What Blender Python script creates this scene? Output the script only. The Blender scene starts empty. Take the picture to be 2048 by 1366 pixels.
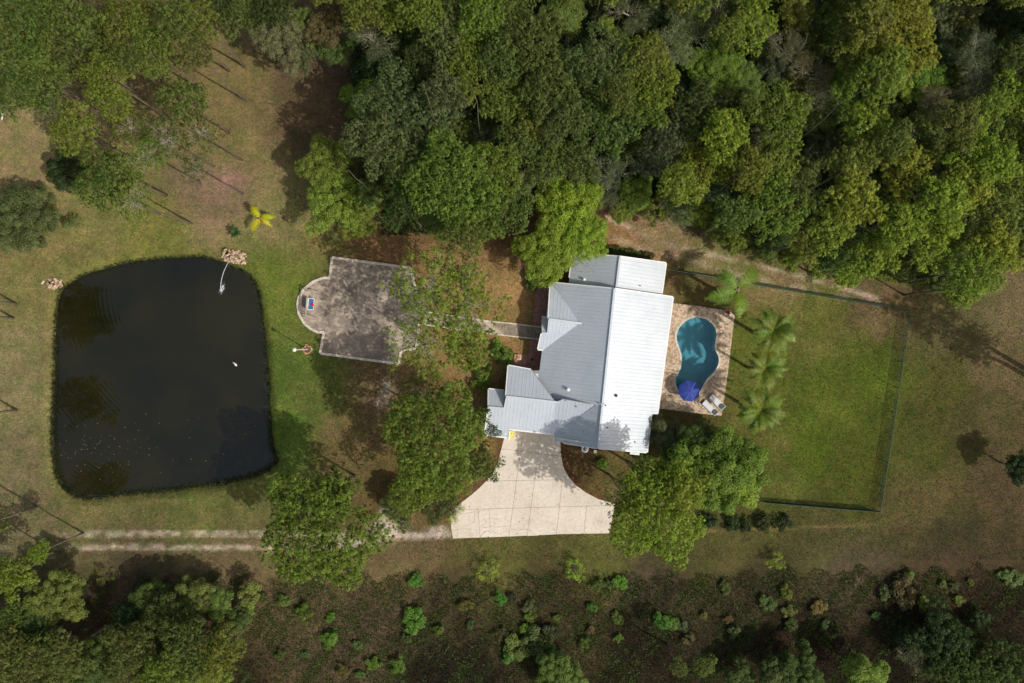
import bpy, bmesh, math, random
import numpy as np
from mathutils import Vector

# ------------------------------------------------------------------ camera, sky, sun, exposure
SC = bpy.context.scene
COL = SC.collection
H = 96.0          # camera height above the ground, metres
S = 0.06          # ground metres per photo pixel (2048 wide)

cam_data = bpy.data.cameras.new("camera")
cam = bpy.data.objects.new("camera", cam_data)
COL.objects.link(cam)
cam.location = (0, 0, H)
cam.rotation_euler = (0, 0, 0)
cam_data.sensor_width = 36.0
cam_data.lens = 36.0 * H / (2048 * S)
cam_data.clip_start = 0.5
cam_data.clip_end = 4000
SC.camera = cam

SHX, SHY = -0.72, 0.42      # ground shadow offset per metre of height
sun_dir = Vector((-SHX, -SHY, 1)).normalized()
SUN_EL = math.asin(sun_dir.z)
SUN_AZ = math.atan2(sun_dir.x, sun_dir.y)

world = bpy.data.worlds.new("World")
SC.world = world
world.use_nodes = True
wn = world.node_tree
bg = wn.nodes["Background"]
sky = wn.nodes.new("ShaderNodeTexSky")
sky.sky_type = 'NISHITA'
sky.sun_disc = False
sky.sun_elevation = SUN_EL
sky.sun_rotation = SUN_AZ
sky.air_density = 1.0
sky.dust_density = 2.5
skm = wn.nodes.new("ShaderNodeMix"); skm.data_type = 'RGBA'; skm.blend_type = 'MULTIPLY'; skm.inputs[0].default_value = 1.0
skm.inputs[7].default_value = (1.12, 1.0, 0.82, 1)      # bright broken cloud: a whiter sky than clear blue
wn.links.new(sky.outputs[0], skm.inputs[6]); wn.links.new(skm.outputs[2], bg.inputs[0])
bg.inputs[1].default_value = 0.15

sun_data = bpy.data.lights.new("sun", 'SUN')
sun_data.energy = 3.3
sun_data.angle = math.radians(0.6)
sun_data.color = (1.0, 0.95, 0.86)
sun = bpy.data.objects.new("sun", sun_data)
COL.objects.link(sun)
sun.rotation_euler = sun_dir.to_track_quat('Z', 'Y').to_euler()
sun.location = (40, -30, 60)

SC.view_settings.view_transform = 'Standard'
SC.view_settings.look = 'None'
SC.view_settings.exposure = 0.0
SC.view_settings.gamma = 1.0
SC.view_settings.use_curve_mapping = False
SC.render.engine = 'CYCLES'
SC.cycles.max_bounces = 6
SC.cycles.diffuse_bounces = 3
SC.cycles.glossy_bounces = 2
SC.cycles.transparent_max_bounces = 8
SC.cycles.transmission_bounces = 3
SC.cycles.use_denoising = True

# ------------------------------------------------------------------ helpers
def lin(r, g, b, k=1.0):
    f = lambda c: ((c / 255 + 0.055) / 1.055) ** 2.4 if c > 10 else c / 255 / 12.92
    return np.array([f(r) * k, f(g) * k, f(b) * k])

def G(px, py, z=0.0):
    k = S * (1 - z / H)
    return Vector(((px - 1024) * k, (683 - py) * k, z))

def tag(o, label=None, cat=None, group=None, kind=None):
    if label: o["label"] = label
    if cat: o["category"] = cat
    if group: o["group"] = group
    if kind: o["kind"] = kind
    return o

def empty(name, loc, rz=0.0, label=None, cat=None, group=None):
    o = bpy.data.objects.new(name, None)
    o.empty_display_size = 0.2
    o.location = loc
    o.rotation_euler = (0, 0, rz)
    COL.objects.link(o)
    return tag(o, label, cat, group)

def link(name, me, parent=None, loc=None, rot=None, scale=None):
    o = bpy.data.objects.new(name, me)
    COL.objects.link(o)
    if parent is not None: o.parent = parent
    if loc is not None: o.location = loc
    if rot is not None: o.rotation_euler = rot
    if scale is not None: o.scale = scale
    return o

def poly_mesh(name, verts, faces, mat, tint=None, smooth=False, nrm=None):
    """verts (n,3), faces (m,k) uniform; tint (n,3) vertex colour"""
    verts = np.asarray(verts, dtype=np.float32); faces = np.asarray(faces, dtype=np.int32)
    me = bpy.data.meshes.new(name)
    m, k = faces.shape
    if nrm is not None:      # wind every leaf so that its face looks the way its cluster bulges
        a, b, c = verts[faces[:, 0]], verts[faces[:, 1]], verts[faces[:, 2]]
        gn = np.cross(b - a, c - a); fl = (gn * nrm[faces[:, 0]]).sum(1) < 0
        faces[fl] = faces[fl][:, ::-1]
    me.vertices.add(len(verts)); me.vertices.foreach_set("co", verts.ravel())
    me.loops.add(m * k); me.loops.foreach_set("vertex_index", faces.ravel())
    me.polygons.add(m); me.polygons.foreach_set("loop_start", np.arange(0, m * k, k, dtype=np.int32))
    if tint is not None:
        a = me.color_attributes.new("tint", 'FLOAT_COLOR', 'POINT')
        c = np.ones((len(verts), 4), dtype=np.float32); c[:, :3] = tint
        a.data.foreach_set("color", c.ravel())
    me.update(calc_edges=True)
    if nrm is not None: smooth = True
    if smooth: me.polygons.foreach_set("use_smooth", np.ones(m, dtype=bool))
    if nrm is not None: me.normals_split_custom_set_from_vertices(nrm.tolist())
    if mat: me.materials.append(mat)
    return me

class MB:
    """small mesh builder joining solids into one mesh"""
    def __init__(s): s.v = []; s.f = []
    def add(s, vs, fs):
        n = len(s.v); s.v += [tuple(v) for v in vs]; s.f += [tuple(i + n for i in f) for f in fs]; return s
    def box(s, c, size, rz=0.0, rx=0.0, ry=0.0):
        from mathutils import Euler
        R = Euler((rx, ry, rz)).to_matrix(); c = Vector(c)
        vs = [c + R @ Vector((sx * size[0] / 2, sy * size[1] / 2, sz * size[2] / 2)) for sz in (-1, 1) for sy in (-1, 1) for sx in (-1, 1)]
        return s.add(vs, [(0, 2, 3, 1), (4, 5, 7, 6), (0, 1, 5, 4), (2, 6, 7, 3), (0, 4, 6, 2), (1, 3, 7, 5)])
    def tube(s, pts, radii, n=6, cap=True):
        pts = [Vector(p) for p in pts]
        if not hasattr(radii, '__len__'): radii = [radii] * len(pts)
        vs = []; fs = []
        for i, p in enumerate(pts):
            d = (pts[min(i + 1, len(pts) - 1)] - pts[max(i - 1, 0)])
            d = d.normalized() if d.length > 1e-6 else Vector((0, 0, 1))
            a = d.orthogonal().normalized() if i == 0 else (a - d * a.dot(d)).normalized()
            b = d.cross(a)
            for k in range(n):
                t = 2 * math.pi * k / n
                vs.append(p + (a * math.cos(t) + b * math.sin(t)) * radii[i])
        for i in range(len(pts) - 1):
            for k in range(n):
                k2 = (k + 1) % n
                fs.append((i * n + k, i * n + k2, (i + 1) * n + k2, (i + 1) * n + k))
        if cap:
            fs.append(tuple(range(n))[::-1]); fs.append(tuple((len(pts) - 1) * n + k for k in range(n)))
        return s.add(vs, fs)
    def lathe(s, prof, n=16, c=(0, 0, 0)):
        c = Vector(c); vs = []; fs = []
        for r, z in prof:
            for k in range(n):
                t = 2 * math.pi * k / n
                vs.append(c + Vector((r * math.cos(t), r * math.sin(t), z)))
        for i in range(len(prof) - 1):
            for k in range(n):
                k2 = (k + 1) % n
                fs.append((i * n + k, i * n + k2, (i + 1) * n + k2, (i + 1) * n + k))
        fs.append(tuple(range(n))[::-1]); fs.append(tuple((len(prof) - 1) * n + k for k in range(n)))
        return s.add(vs, fs)
    def prism(s, pts, z0, z1):
        """pts: 2D outline; vertical walls between z0 and z1"""
        n = len(pts)
        vs = [(p[0], p[1], z0) for p in pts] + [(p[0], p[1], z1) for p in pts]
        fs = [tuple(range(n))[::-1], tuple(range(n, 2 * n))] + [(i, (i + 1) % n, n + (i + 1) % n, n + i) for i in range(n)]
        return s.add(vs, fs)
    def mesh(s, name, mat, smooth=False, bevel=0.0):
        me = bpy.data.meshes.new(name); me.from_pydata([tuple(v) for v in s.v], [], s.f)
        bm = bmesh.new(); bm.from_mesh(me)
        if bevel: bmesh.ops.bevel(bm, geom=bm.edges[:], offset=bevel, segments=1, affect='EDGES')
        bmesh.ops.recalc_face_normals(bm, faces=bm.faces[:])
        bm.to_mesh(me); bm.free()
        if mat: me.materials.append(mat)
        if smooth:
            for p in me.polygons: p.use_smooth = True
        return me
    def build(s, name, mat, parent=None, loc=None, rot=None, smooth=False, bevel=0.0):
        return link(name, s.mesh(name, mat, smooth, bevel), parent, loc, rot)

# ------------------------------------------------------------------ materials
def mat_nodes(name):
    m = bpy.data.materials.new(name); m.use_nodes = True
    nt = m.node_tree; nt.nodes.clear()
    out = nt.nodes.new("ShaderNodeOutputMaterial")
    return m, nt, out

def N(nt, t, **kw):
    n = nt.nodes.new(t)
    for k, v in kw.items():
        if k.startswith("i_"): n.inputs[k[2:].replace("_", " ")].default_value = v
        else: setattr(n, k, v)
    return n

def noise(nt, scale, detail=4, rough=0.55, coord=None, vec="Object"):
    t = N(nt, "ShaderNodeTexNoise"); t.inputs["Scale"].default_value = scale
    t.inputs["Detail"].default_value = detail; t.inputs["Roughness"].default_value = rough
    if coord is None: coord = N(nt, "ShaderNodeTexCoord").outputs[vec]
    nt.links.new(coord, t.inputs["Vector"])
    return t

def ramp(nt, src, stops):
    r = N(nt, "ShaderNodeValToRGB"); cr = r.color_ramp
    while len(cr.elements) < len(stops): cr.elements.new(0.5)
    for e, (p, c) in zip(cr.elements, stops):
        e.position = p; e.color = (c[0], c[1], c[2], 1)
    nt.links.new(src, r.inputs[0]); return r

def mult(nt, a, b, fac=1.0, mode='MULTIPLY'):
    m = N(nt, "ShaderNodeMix", data_type='RGBA', blend_type=mode)
    if isinstance(fac, float): m.inputs[0].default_value = fac
    else: nt.links.new(fac, m.inputs[0])
    for s, i in ((a, 6), (b, 7)):
        if isinstance(s, (tuple, list)): m.inputs[i].default_value = (*s[:3], 1)
        else: nt.links.new(s, m.inputs[i])
    return m.outputs[2]

def simple(name, col, rough=0.6, metal=0.0, var=0.12, scale=6.0, bump=0.0, bscale=40.0, spec=0.5):
    m, nt, out = mat_nodes(name)
    p = N(nt, "ShaderNodeBsdfPrincipled")
    p.inputs["Roughness"].default_value = rough; p.inputs["Metallic"].default_value = metal
    p.inputs["Specular IOR Level"].default_value = spec
    n = noise(nt, scale, 5)
    r = ramp(nt, n.outputs[0], [(0.3, [c * (1 - var) for c in col]), (0.7, [min(1, c * (1 + var)) for c in col])])
    nt.links.new(r.outputs[0], p.inputs["Base Color"])
    if bump:
        b = N(nt, "ShaderNodeBump"); b.inputs["Strength"].default_value = bump; b.inputs["Distance"].default_value = 0.05
        nb = noise(nt, bscale, 3); nt.links.new(nb.outputs[0], b.inputs["Height"]); nt.links.new(b.outputs[0], p.inputs["Normal"])
    nt.links.new(p.outputs[0], out.inputs[0])
    return m

def leaf_mat(name, trans=0.35):
    """colour = object colour x per-leaf tint"""
    m, nt, out = mat_nodes(name)
    oi = N(nt, "ShaderNodeObjectInfo"); at = N(nt, "ShaderNodeAttribute", attribute_name="tint")
    c = mult(nt, oi.outputs["Color"], at.outputs["Color"])
    d = N(nt, "ShaderNodeBsdfDiffuse"); t = N(nt, "ShaderNodeBsdfTranslucent")
    warm = mult(nt, c, (1.05, 1.2, 0.6))
    nt.links.new(c, d.inputs[0]); nt.links.new(warm, t.inputs[0])
    mx = N(nt, "ShaderNodeMixShader"); mx.inputs[0].default_value = trans
    nt.links.new(d.outputs[0], mx.inputs[1]); nt.links.new(t.outputs[0], mx.inputs[2])
    g = N(nt, "ShaderNodeBsdfGlossy"); g.inputs["Roughness"].default_value = 0.5; g.inputs[0].default_value = (0.5, 0.5, 0.5, 1)
    m2 = N(nt, "ShaderNodeMixShader"); m2.inputs[0].default_value = 0.03
    nt.links.new(mx.outputs[0], m2.inputs[1]); nt.links.new(g.outputs[0], m2.inputs[2])
    nt.links.new(m2.outputs[0], out.inputs[0])
    return m

M = {}
M['leaf'] = leaf_mat("foliage", 0.46)
M['bark'] = simple("bark", (0.16, 0.12, 0.09), 0.9, var=0.4, scale=9, bump=0.6, bscale=25)
M['greybark'] = simple("grey_bark", (0.34, 0.31, 0.25), 0.9, var=0.3, scale=9)
M['white'] = simple("white_paint", (0.78, 0.78, 0.76), 0.5, var=0.05)
M['wall'] = simple("painted_siding", (0.62, 0.6, 0.55), 0.7, var=0.06)
M['dark'] = simple("dark_metal", (0.03, 0.03, 0.035), 0.5)
M['green_metal'] = simple("green_coated_wire", (0.03, 0.075, 0.05), 0.5)
M['grey_metal'] = simple("galvanised_metal", (0.45, 0.46, 0.47), 0.4, metal=0.5)
M['terracotta'] = simple("terracotta", (0.48, 0.2, 0.11), 0.8, var=0.3)
M['stone'] = simple("tan_stone", (0.52, 0.4, 0.27), 0.9, var=0.45, scale=3, bump=0.5, bscale=12)
M['stone_dark'] = simple("brown_stone", (0.24, 0.16, 0.1), 0.9, var=0.45, scale=3, bump=0.5, bscale=12)
M['glass'] = simple("window_glass", (0.03, 0.04, 0.05), 0.1)
M['wood'] = simple("grey_timber", (0.4, 0.35, 0.28), 0.8, var=0.25)
M['blue'] = simple("blue_canvas", (0.022, 0.05, 0.29), 0.75, var=0.08, bump=0.1)
M['cushion_blue'] = simple("blue_cushion", (0.03, 0.12, 0.3), 0.8)
M['red'] = simple("red_fabric", (0.5, 0.01, 0.03), 0.8)
M['yellow'] = simple("yellow_plastic", (0.85, 0.6, 0.05), 0.5)
M['sling'] = simple("light_grey_sling", (0.62, 0.63, 0.66), 0.7)
M['sling_dark'] = simple("dark_grey_mesh", (0.15, 0.17, 0.18), 0.8)
M['coping'] = simple("pale_coping", (0.56, 0.5, 0.42), 0.85, var=0.3, scale=2.5, bump=0.3, bscale=15)
M['joint'] = simple("dark_joint", (0.22, 0.19, 0.15), 0.95)
M['soil'] = simple("dark_soil", (0.05, 0.035, 0.022), 0.95)
M['plaster'] = simple("pool_plaster", (0.55, 0.68, 0.7), 0.8, var=0.08, scale=1)
M['foam'] = simple("water_foam", (0.8, 0.82, 0.9), 0.5)

# metal roof
def roof_mat():
    m, nt, out = mat_nodes("metal_roof")
    p = N(nt, "ShaderNodeBsdfPrincipled"); p.inputs["Roughness"].default_value = 0.42; p.inputs["Metallic"].default_value = 0.25
    n1 = noise(nt, 0.5, 6, 0.6); n2 = noise(nt, 9, 3)
    a = ramp(nt, n1.outputs[0], [(0.3, (0.51, 0.565, 0.64)), (0.7, (0.59, 0.64, 0.71))])
    b = ramp(nt, n2.outputs[0], [(0.3, (0.86, 0.86, 0.84)), (0.6, (1, 1, 1))])
    nt.links.new(mult(nt, a.outputs[0], b.outputs[0]), p.inputs["Base Color"])
    nt.links.new(p.outputs[0], out.inputs[0]); return m
M['roof'] = roof_mat()

def concrete_mat():
    m, nt, out = mat_nodes("pale_concrete")
    p = N(nt, "ShaderNodeBsdfPrincipled"); p.inputs["Roughness"].default_value = 0.85
    geo = N(nt, "ShaderNodeNewGeometry").outputs["Position"]
    a = ramp(nt, noise(nt, 0.25, 5, 0.6, geo).outputs[0], [(0.3, (0.57, 0.515, 0.44)), (0.7, (0.68, 0.62, 0.54))])
    b = ramp(nt, noise(nt, 3.5, 6, 0.7, geo).outputs[0], [(0.3, (0.82, 0.79, 0.75)), (0.62, (1, 1, 1))])
    c = ramp(nt, noise(nt, 0.9, 6, 0.7, geo).outputs[0], [(0.28, (0.8, 0.75, 0.68)), (0.45, (1, 1, 1)), (0.7, (1.04, 1.04, 1.04))])
    nt.links.new(mult(nt, mult(nt, a.outputs[0], b.outputs[0]), c.outputs[0]), p.inputs["Base Color"])
    nt.links.new(p.outputs[0], out.inputs[0]); return m
M['concrete'] = concrete_mat()

def stained_mat():
    m, nt, out = mat_nodes("stained_concrete")
    p = N(nt, "ShaderNodeBsdfPrincipled"); p.inputs["Roughness"].default_value = 0.9
    geo = N(nt, "ShaderNodeNewGeometry").outputs["Position"]
    a = ramp(nt, noise(nt, 0.35, 7, 0.68, geo).outputs[0], [(0.36, (0.18, 0.155, 0.13)), (0.5, (0.32, 0.27, 0.22)), (0.62, (0.54, 0.46, 0.37))])
    b = ramp(nt, noise(nt, 2.2, 6, 0.75, geo).outputs[0], [(0.35, (0.6, 0.6, 0.6)), (0.65, (1.15, 1.12, 1.1))])
    c = ramp(nt, noise(nt, 12, 4, 0.75, geo).outputs[0], [(0.35, (0.72, 0.72, 0.72)), (0.65, (1.15, 1.12, 1.1))])
    nt.links.new(mult(nt, mult(nt, a.outputs[0], b.outputs[0]), c.outputs[0]), p.inputs["Base Color"])
    nt.links.new(p.outputs[0], out.inputs[0]); return m
M['stained'] = stained_mat()

def paver_mat():
    m, nt, out = mat_nodes("tumbled_pavers")
    p = N(nt, "ShaderNodeBsdfPrincipled"); p.inputs["Roughness"].default_value = 0.85
    geo = N(nt, "ShaderNodeNewGeometry").outputs["Position"]
    v = N(nt, "ShaderNodeTexVoronoi", feature='F1', distance='CHEBYCHEV'); v.inputs["Scale"].default_value = 4.2; v.inputs["Randomness"].default_value = 0.5
    mp = N(nt, "ShaderNodeMapping"); mp.inputs["Rotation"].default_value = (0, 0, math.radians(-6)); nt.links.new(geo, mp.inputs[0]); nt.links.new(mp.outputs[0], v.inputs["Vector"])
    sep = N(nt, "ShaderNodeSeparateColor"); nt.links.new(v.outputs["Color"], sep.inputs[0])
    a = ramp(nt, sep.outputs[0], [(0.0, (0.33, 0.235, 0.165)), (0.3, (0.47, 0.36, 0.25)), (0.6, (0.62, 0.50, 0.37)), (1.0, (0.53, 0.38, 0.28))])
    b = ramp(nt, noise(nt, 0.5, 5, 0.65, geo).outputs[0], [(0.35, (0.72, 0.7, 0.7)), (0.6, (1.05, 1.05, 1.03))])
    e = ramp(nt, v.outputs["Distance"], [(0.0, (1, 1, 1)), (0.42, (1, 1, 1)), (0.52, (0.6, 0.6, 0.6))])
    nt.links.new(mult(nt, mult(nt, a.outputs[0], b.outputs[0]), e.outputs[0]), p.inputs["Base Color"])
    nt.links.new(p.outputs[0], out.inputs[0]); return m
M['paver'] = paver_mat()

def brick_mat():
    m, nt, out = mat_nodes("brick_paving")
    p = N(nt, "ShaderNodeBsdfPrincipled"); p.inputs["Roughness"].default_value = 0.9
    geo = N(nt, "ShaderNodeNewGeometry").outputs["Position"]
    mp = N(nt, "ShaderNodeMapping"); mp.inputs["Rotation"].default_value = (0, 0, math.radians(-6)); nt.links.new(geo, mp.inputs[0])
    b = N(nt, "ShaderNodeTexBrick"); nt.links.new(mp.outputs[0], b.inputs["Vector"])
    b.inputs["Color1"].default_value = (0.42, 0.19, 0.15, 1); b.inputs["Color2"].default_value = (0.25, 0.13, 0.11, 1)
    b.inputs["Mortar"].default_value = (0.28, 0.2, 0.17, 1); b.inputs["Scale"].default_value = 1.0
    b.inputs["Brick Width"].default_value = 0.3; b.inputs["Row Height"].default_value = 0.2; b.inputs["Mortar Size"].default_value = 0.02
    n = ramp(nt, noise(nt, 2.5, 5, 0.7, geo).outputs[0], [(0.35, (0.65, 0.65, 0.68)), (0.65, (1.2, 1.15, 1.15))])
    nt.links.new(mult(nt, b.outputs[0], n.outputs[0]), p.inputs["Base Color"])
    nt.links.new(p.outputs[0], out.inputs[0]); return m
M['brick'] = brick_mat()

def ground_mat():
    m, nt, out = mat_nodes("ground_cover")
    p = N(nt, "ShaderNodeBsdfPrincipled"); p.inputs["Roughness"].default_value = 0.95; p.inputs["Specular IOR Level"].default_value = 0.1
    geo = N(nt, "ShaderNodeNewGeometry").outputs["Position"]
    at = N(nt, "ShaderNodeAttribute", attribute_name="tint")
    a = ramp(nt, noise(nt, 0.28, 6, 0.62, geo).outputs[0], [(0.32, (0.78, 0.8, 0.78)), (0.5, (1, 1, 1)), (0.68, (1.2, 1.17, 1.15))])
    b = ramp(nt, noise(nt, 1.7, 6, 0.72, geo).outputs[0], [(0.33, (0.72, 0.75, 0.7)), (0.5, (1, 1, 1)), (0.67, (1.25, 1.2, 1.2))])
    c = ramp(nt, noise(nt, 4.5, 6, 0.85, geo).outputs[0], [(0.36, (0.55, 0.58, 0.52)), (0.5, (1, 1, 1)), (0.64, (1.5, 1.45, 1.4))])
    # patches drifting to browner straw
    h = ramp(nt, noise(nt, 0.6, 5, 0.7, geo).outputs[0], [(0.4, (0.95, 1.03, 0.9)), (0.62, (1.08, 0.97, 1.08))])
    col = mult(nt, mult(nt, mult(nt, mult(nt, at.outputs["Color"], a.outputs[0]), b.outputs[0]), c.outputs[0]), h.outputs[0])
    nt.links.new(col, p.inputs["Base Color"])
    bp = N(nt, "ShaderNodeBump"); bp.inputs["Strength"].default_value = 0.9; bp.inputs["Distance"].default_value = 0.12
    nt.links.new(noise(nt, 6, 5, 0.8, geo).outputs[0], bp.inputs["Height"]); nt.links.new(bp.outputs[0], p.inputs["Normal"])
    nt.links.new(p.outputs[0], out.inputs[0]); return m
M['ground'] = ground_mat()

def pond_mat():
    m, nt, out = mat_nodes("dark_pond_water")
    p = N(nt, "ShaderNodeBsdfPrincipled"); p.inputs["Roughness"].default_value = 0.03; p.inputs["IOR"].default_value = 1.45
    p.inputs["Specular IOR Level"].default_value = 0.8
    geo = N(nt, "ShaderNodeNewGeometry").outputs["Position"]
    a = ramp(nt, noise(nt, 0.07, 4, 0.6, geo).outputs[0], [(0.35, (0.0065, 0.0070, 0.0032)), (0.65, (0.017, 0.0150, 0.0035))])
    nt.links.new(a.outputs[0], p.inputs["Base Color"])
    # rings spreading from the water jet, plus faint wind ripple
    src = G(441, 576)
    mp = N(nt, "ShaderNodeMapping"); mp.inputs["Location"].default_value = (-src.x, -src.y, 0); nt.links.new(geo, mp.inputs[0])
    nz = noise(nt, 0.18, 3, 0.5, geo)
    w = N(nt, "ShaderNodeTexWave", wave_type='RINGS', rings_direction='SPHERICAL'); w.inputs["Scale"].default_value = 0.6
    w.inputs["Distortion"].default_value = 2.0; w.inputs["Detail"].default_value = 2; w.inputs["Detail Scale"].default_value = 0.6
    nt.links.new(mp.outputs[0], w.inputs["Vector"])
    mk = ramp(nt, nz.outputs[0], [(0.46, (0, 0, 0)), (0.66, (1, 1, 1))])
    hh = mult(nt, w.outputs["Color"], mk.outputs[0])
    b1 = N(nt, "ShaderNodeBump"); b1.inputs["Strength"].default_value = 0.17; b1.inputs["Distance"].default_value = 0.05
    nt.links.new(hh, b1.inputs["Height"])
    b2 = N(nt, "ShaderNodeBump"); b2.inputs["Strength"].default_value = 0.12; b2.inputs["Distance"].default_value = 0.03
    nt.links.new(noise(nt, 2.0, 3, 0.5, geo).outputs[0], b2.inputs["Height"]); nt.links.new(b1.outputs[0], b2.inputs["Normal"])
    nt.links.new(b2.outputs[0], p.inputs["Normal"])
    nt.links.new(p.outputs[0], out.inputs[0]); return m
M['pond'] = pond_mat()

def pool_mat():
    m, nt, out = mat_nodes("pool_water")
    t = N(nt, "ShaderNodeBsdfTransparent")
    geo = N(nt, "ShaderNodeNewGeometry").outputs["Position"]
    r = ramp(nt, noise(nt, 0.45, 5, 0.6, geo).outputs[0], [(0.3, (0.30, 0.56, 0.65)), (0.7, (0.38, 0.65, 0.72))])
    nt.links.new(r.outputs[0], t.inputs[0])
    g = N(nt, "ShaderNodeBsdfGlossy"); g.inputs["Roughness"].default_value = 0.03
    b = N(nt, "ShaderNodeBump"); b.inputs["Strength"].default_value = 0.25; b.inputs["Distance"].default_value = 0.03
    nt.links.new(noise(nt, 3, 3, 0.5, geo).outputs[0], b.inputs["Height"]); nt.links.new(b.outputs[0], g.inputs["Normal"])
    f = N(nt, "ShaderNodeFresnel"); f.inputs[0].default_value = 1.33
    mx = N(nt, "ShaderNodeMixShader"); nt.links.new(f.outputs[0], mx.inputs[0]); nt.links.new(t.outputs[0], mx.inputs[1]); nt.links.new(g.outputs[0], mx.inputs[2])
    nt.links.new(mx.outputs[0], out.inputs[0]); return m
M['pool'] = pool_mat()

# ------------------------------------------------------------------ outlines in photo pixels (ground level unless noted)
POND = [(275,345),(300,312),(335,288),(380,262),(420,248),(480,232),(560,208),(650,192),(720,185),(790,180),(870,176),(940,172),(1010,190),(1060,208),
        (1130,235),(1170,262),(1192,295),(1212,340),(1222,400),(1230,490),(1240,560),(1246,620),(1255,720),(1260,800),(1263,900),(1266,1000),(1276,1070),
        (1300,1140),(1250,1180),(1190,1205),(1120,1222),(1040,1240),(960,1252),(880,1262),(800,1275),(700,1283),(600,1290),(520,1300),(450,1308),(390,1312),
        (340,1300),(305,1275),(275,1235),(256,1190),(246,1130),(240,1060),(240,980),(243,880),(247,800),(248,720),(250,650),(252,560),(254,480),(262,400)]
POND = [(u / 2.355, 440 + v / 2.355) for u, v in POND]
POOL = [(480,185),(440,190),(400,205),(362,230),(328,262),(302,298),(285,332),(278,365),(278,405),(285,442),(297,482),(312,522),(325,562),(331,602),(330,645),
        (326,690),(318,728),(300,762),(280,788),(268,822),(266,860),(272,895),(286,930),(305,958),(330,982),(365,1000),(405,1010),(450,1008),(495,990),
        (530,950),(555,900),(580,858),(600,828),(630,800),(662,768),(692,728),(712,690),(722,652),(723,615),(712,580),(697,550),(684,520),(680,485),(685,440),
        (694,400),(697,362),(692,320),(677,282),(652,250),(622,223),(590,203),(552,190),(515,185)]
POOL = [(1300 + u / 5.255, 600 + v / 5.255) for u, v in POOL]
DECK = [(1342, 606), (1395, 612), (1430, 617.5), (1458, 621), (1469, 632), (1462, 690), (1456, 740), (1449, 790), (1442.7, 831), (1400, 827), (1360, 822), (1316, 816.5)]
COURT_T = [(664.4, 515), (822, 536), (827, 562), (843.5, 622), (838, 648), (833, 696), (802, 703), (798, 727), (771.6, 724), (640.6, 706.5), (648.5, 664)]
COURT_ARC = [(638,665),(624,659),(610,648),(599,630),(596,612),(597,598),(606,581),(624,565),(646,556),(660,556)]
COURT = COURT_T + COURT_ARC
WALK = [(843, 622), (900, 631), (978, 642.5), (1025, 647), (1086, 655), (1081, 679), (1008, 670), (916, 658.5), (842, 647.5)]
BRICKS = [(1073, 568), (1108, 572), (1096, 748), (1020, 742), (1026, 723), (1038, 711), (1058, 710), (1060, 681), (1066, 648)]
DRIVE = [(1018, 846), (1110, 857), (1120, 875), (1121, 886), (1121.5, 905), (1124, 922), (1128, 937), (1138, 954), (1153, 971), (1172, 985), (1197, 998), (1231, 1007.5),
         (1218, 1066.5), (1113, 1068.5), (1054, 1072), (1018, 1073), (905.7, 1077), (902, 1055), (900, 1022), (921, 1006), (942, 990), (959, 975), (972, 962), (988, 943), (996, 924), (1002, 899), (1007.5, 878)]

def inside(px, py, poly):
    px = np.asarray(px, float); py = np.asarray(py, float); r = np.zeros(px.shape, bool)
    n = len(poly)
    for i in range(n):
        x1, y1 = poly[i]; x2, y2 = poly[(i + 1) % n]
        if y1 == y2: continue
        c = ((y1 > py) != (y2 > py)) & (px < (x2 - x1) * (py - y1) / (y2 - y1) + x1)
        r ^= c
    return r

def dist_seg(px, py, poly, closed=True):
    d = np.full(np.shape(px), 1e9)
    n = len(poly)
    for i in range(n if closed else n - 1):
        x1, y1 = poly[i]; x2, y2 = poly[(i + 1) % n]
        dx, dy = x2 - x1, y2 - y1
        t = np.clip(((px - x1) * dx + (py - y1) * dy) / (dx * dx + dy * dy + 1e-9), 0, 1)
        d = np.minimum(d, np.hypot(px - x1 - t * dx, py - y1 - t * dy))
    return d

def sdf(px, py, poly):
    d = dist_seg(px, py, poly)
    return np.where(inside(px, py, poly), -d, d)

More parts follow.
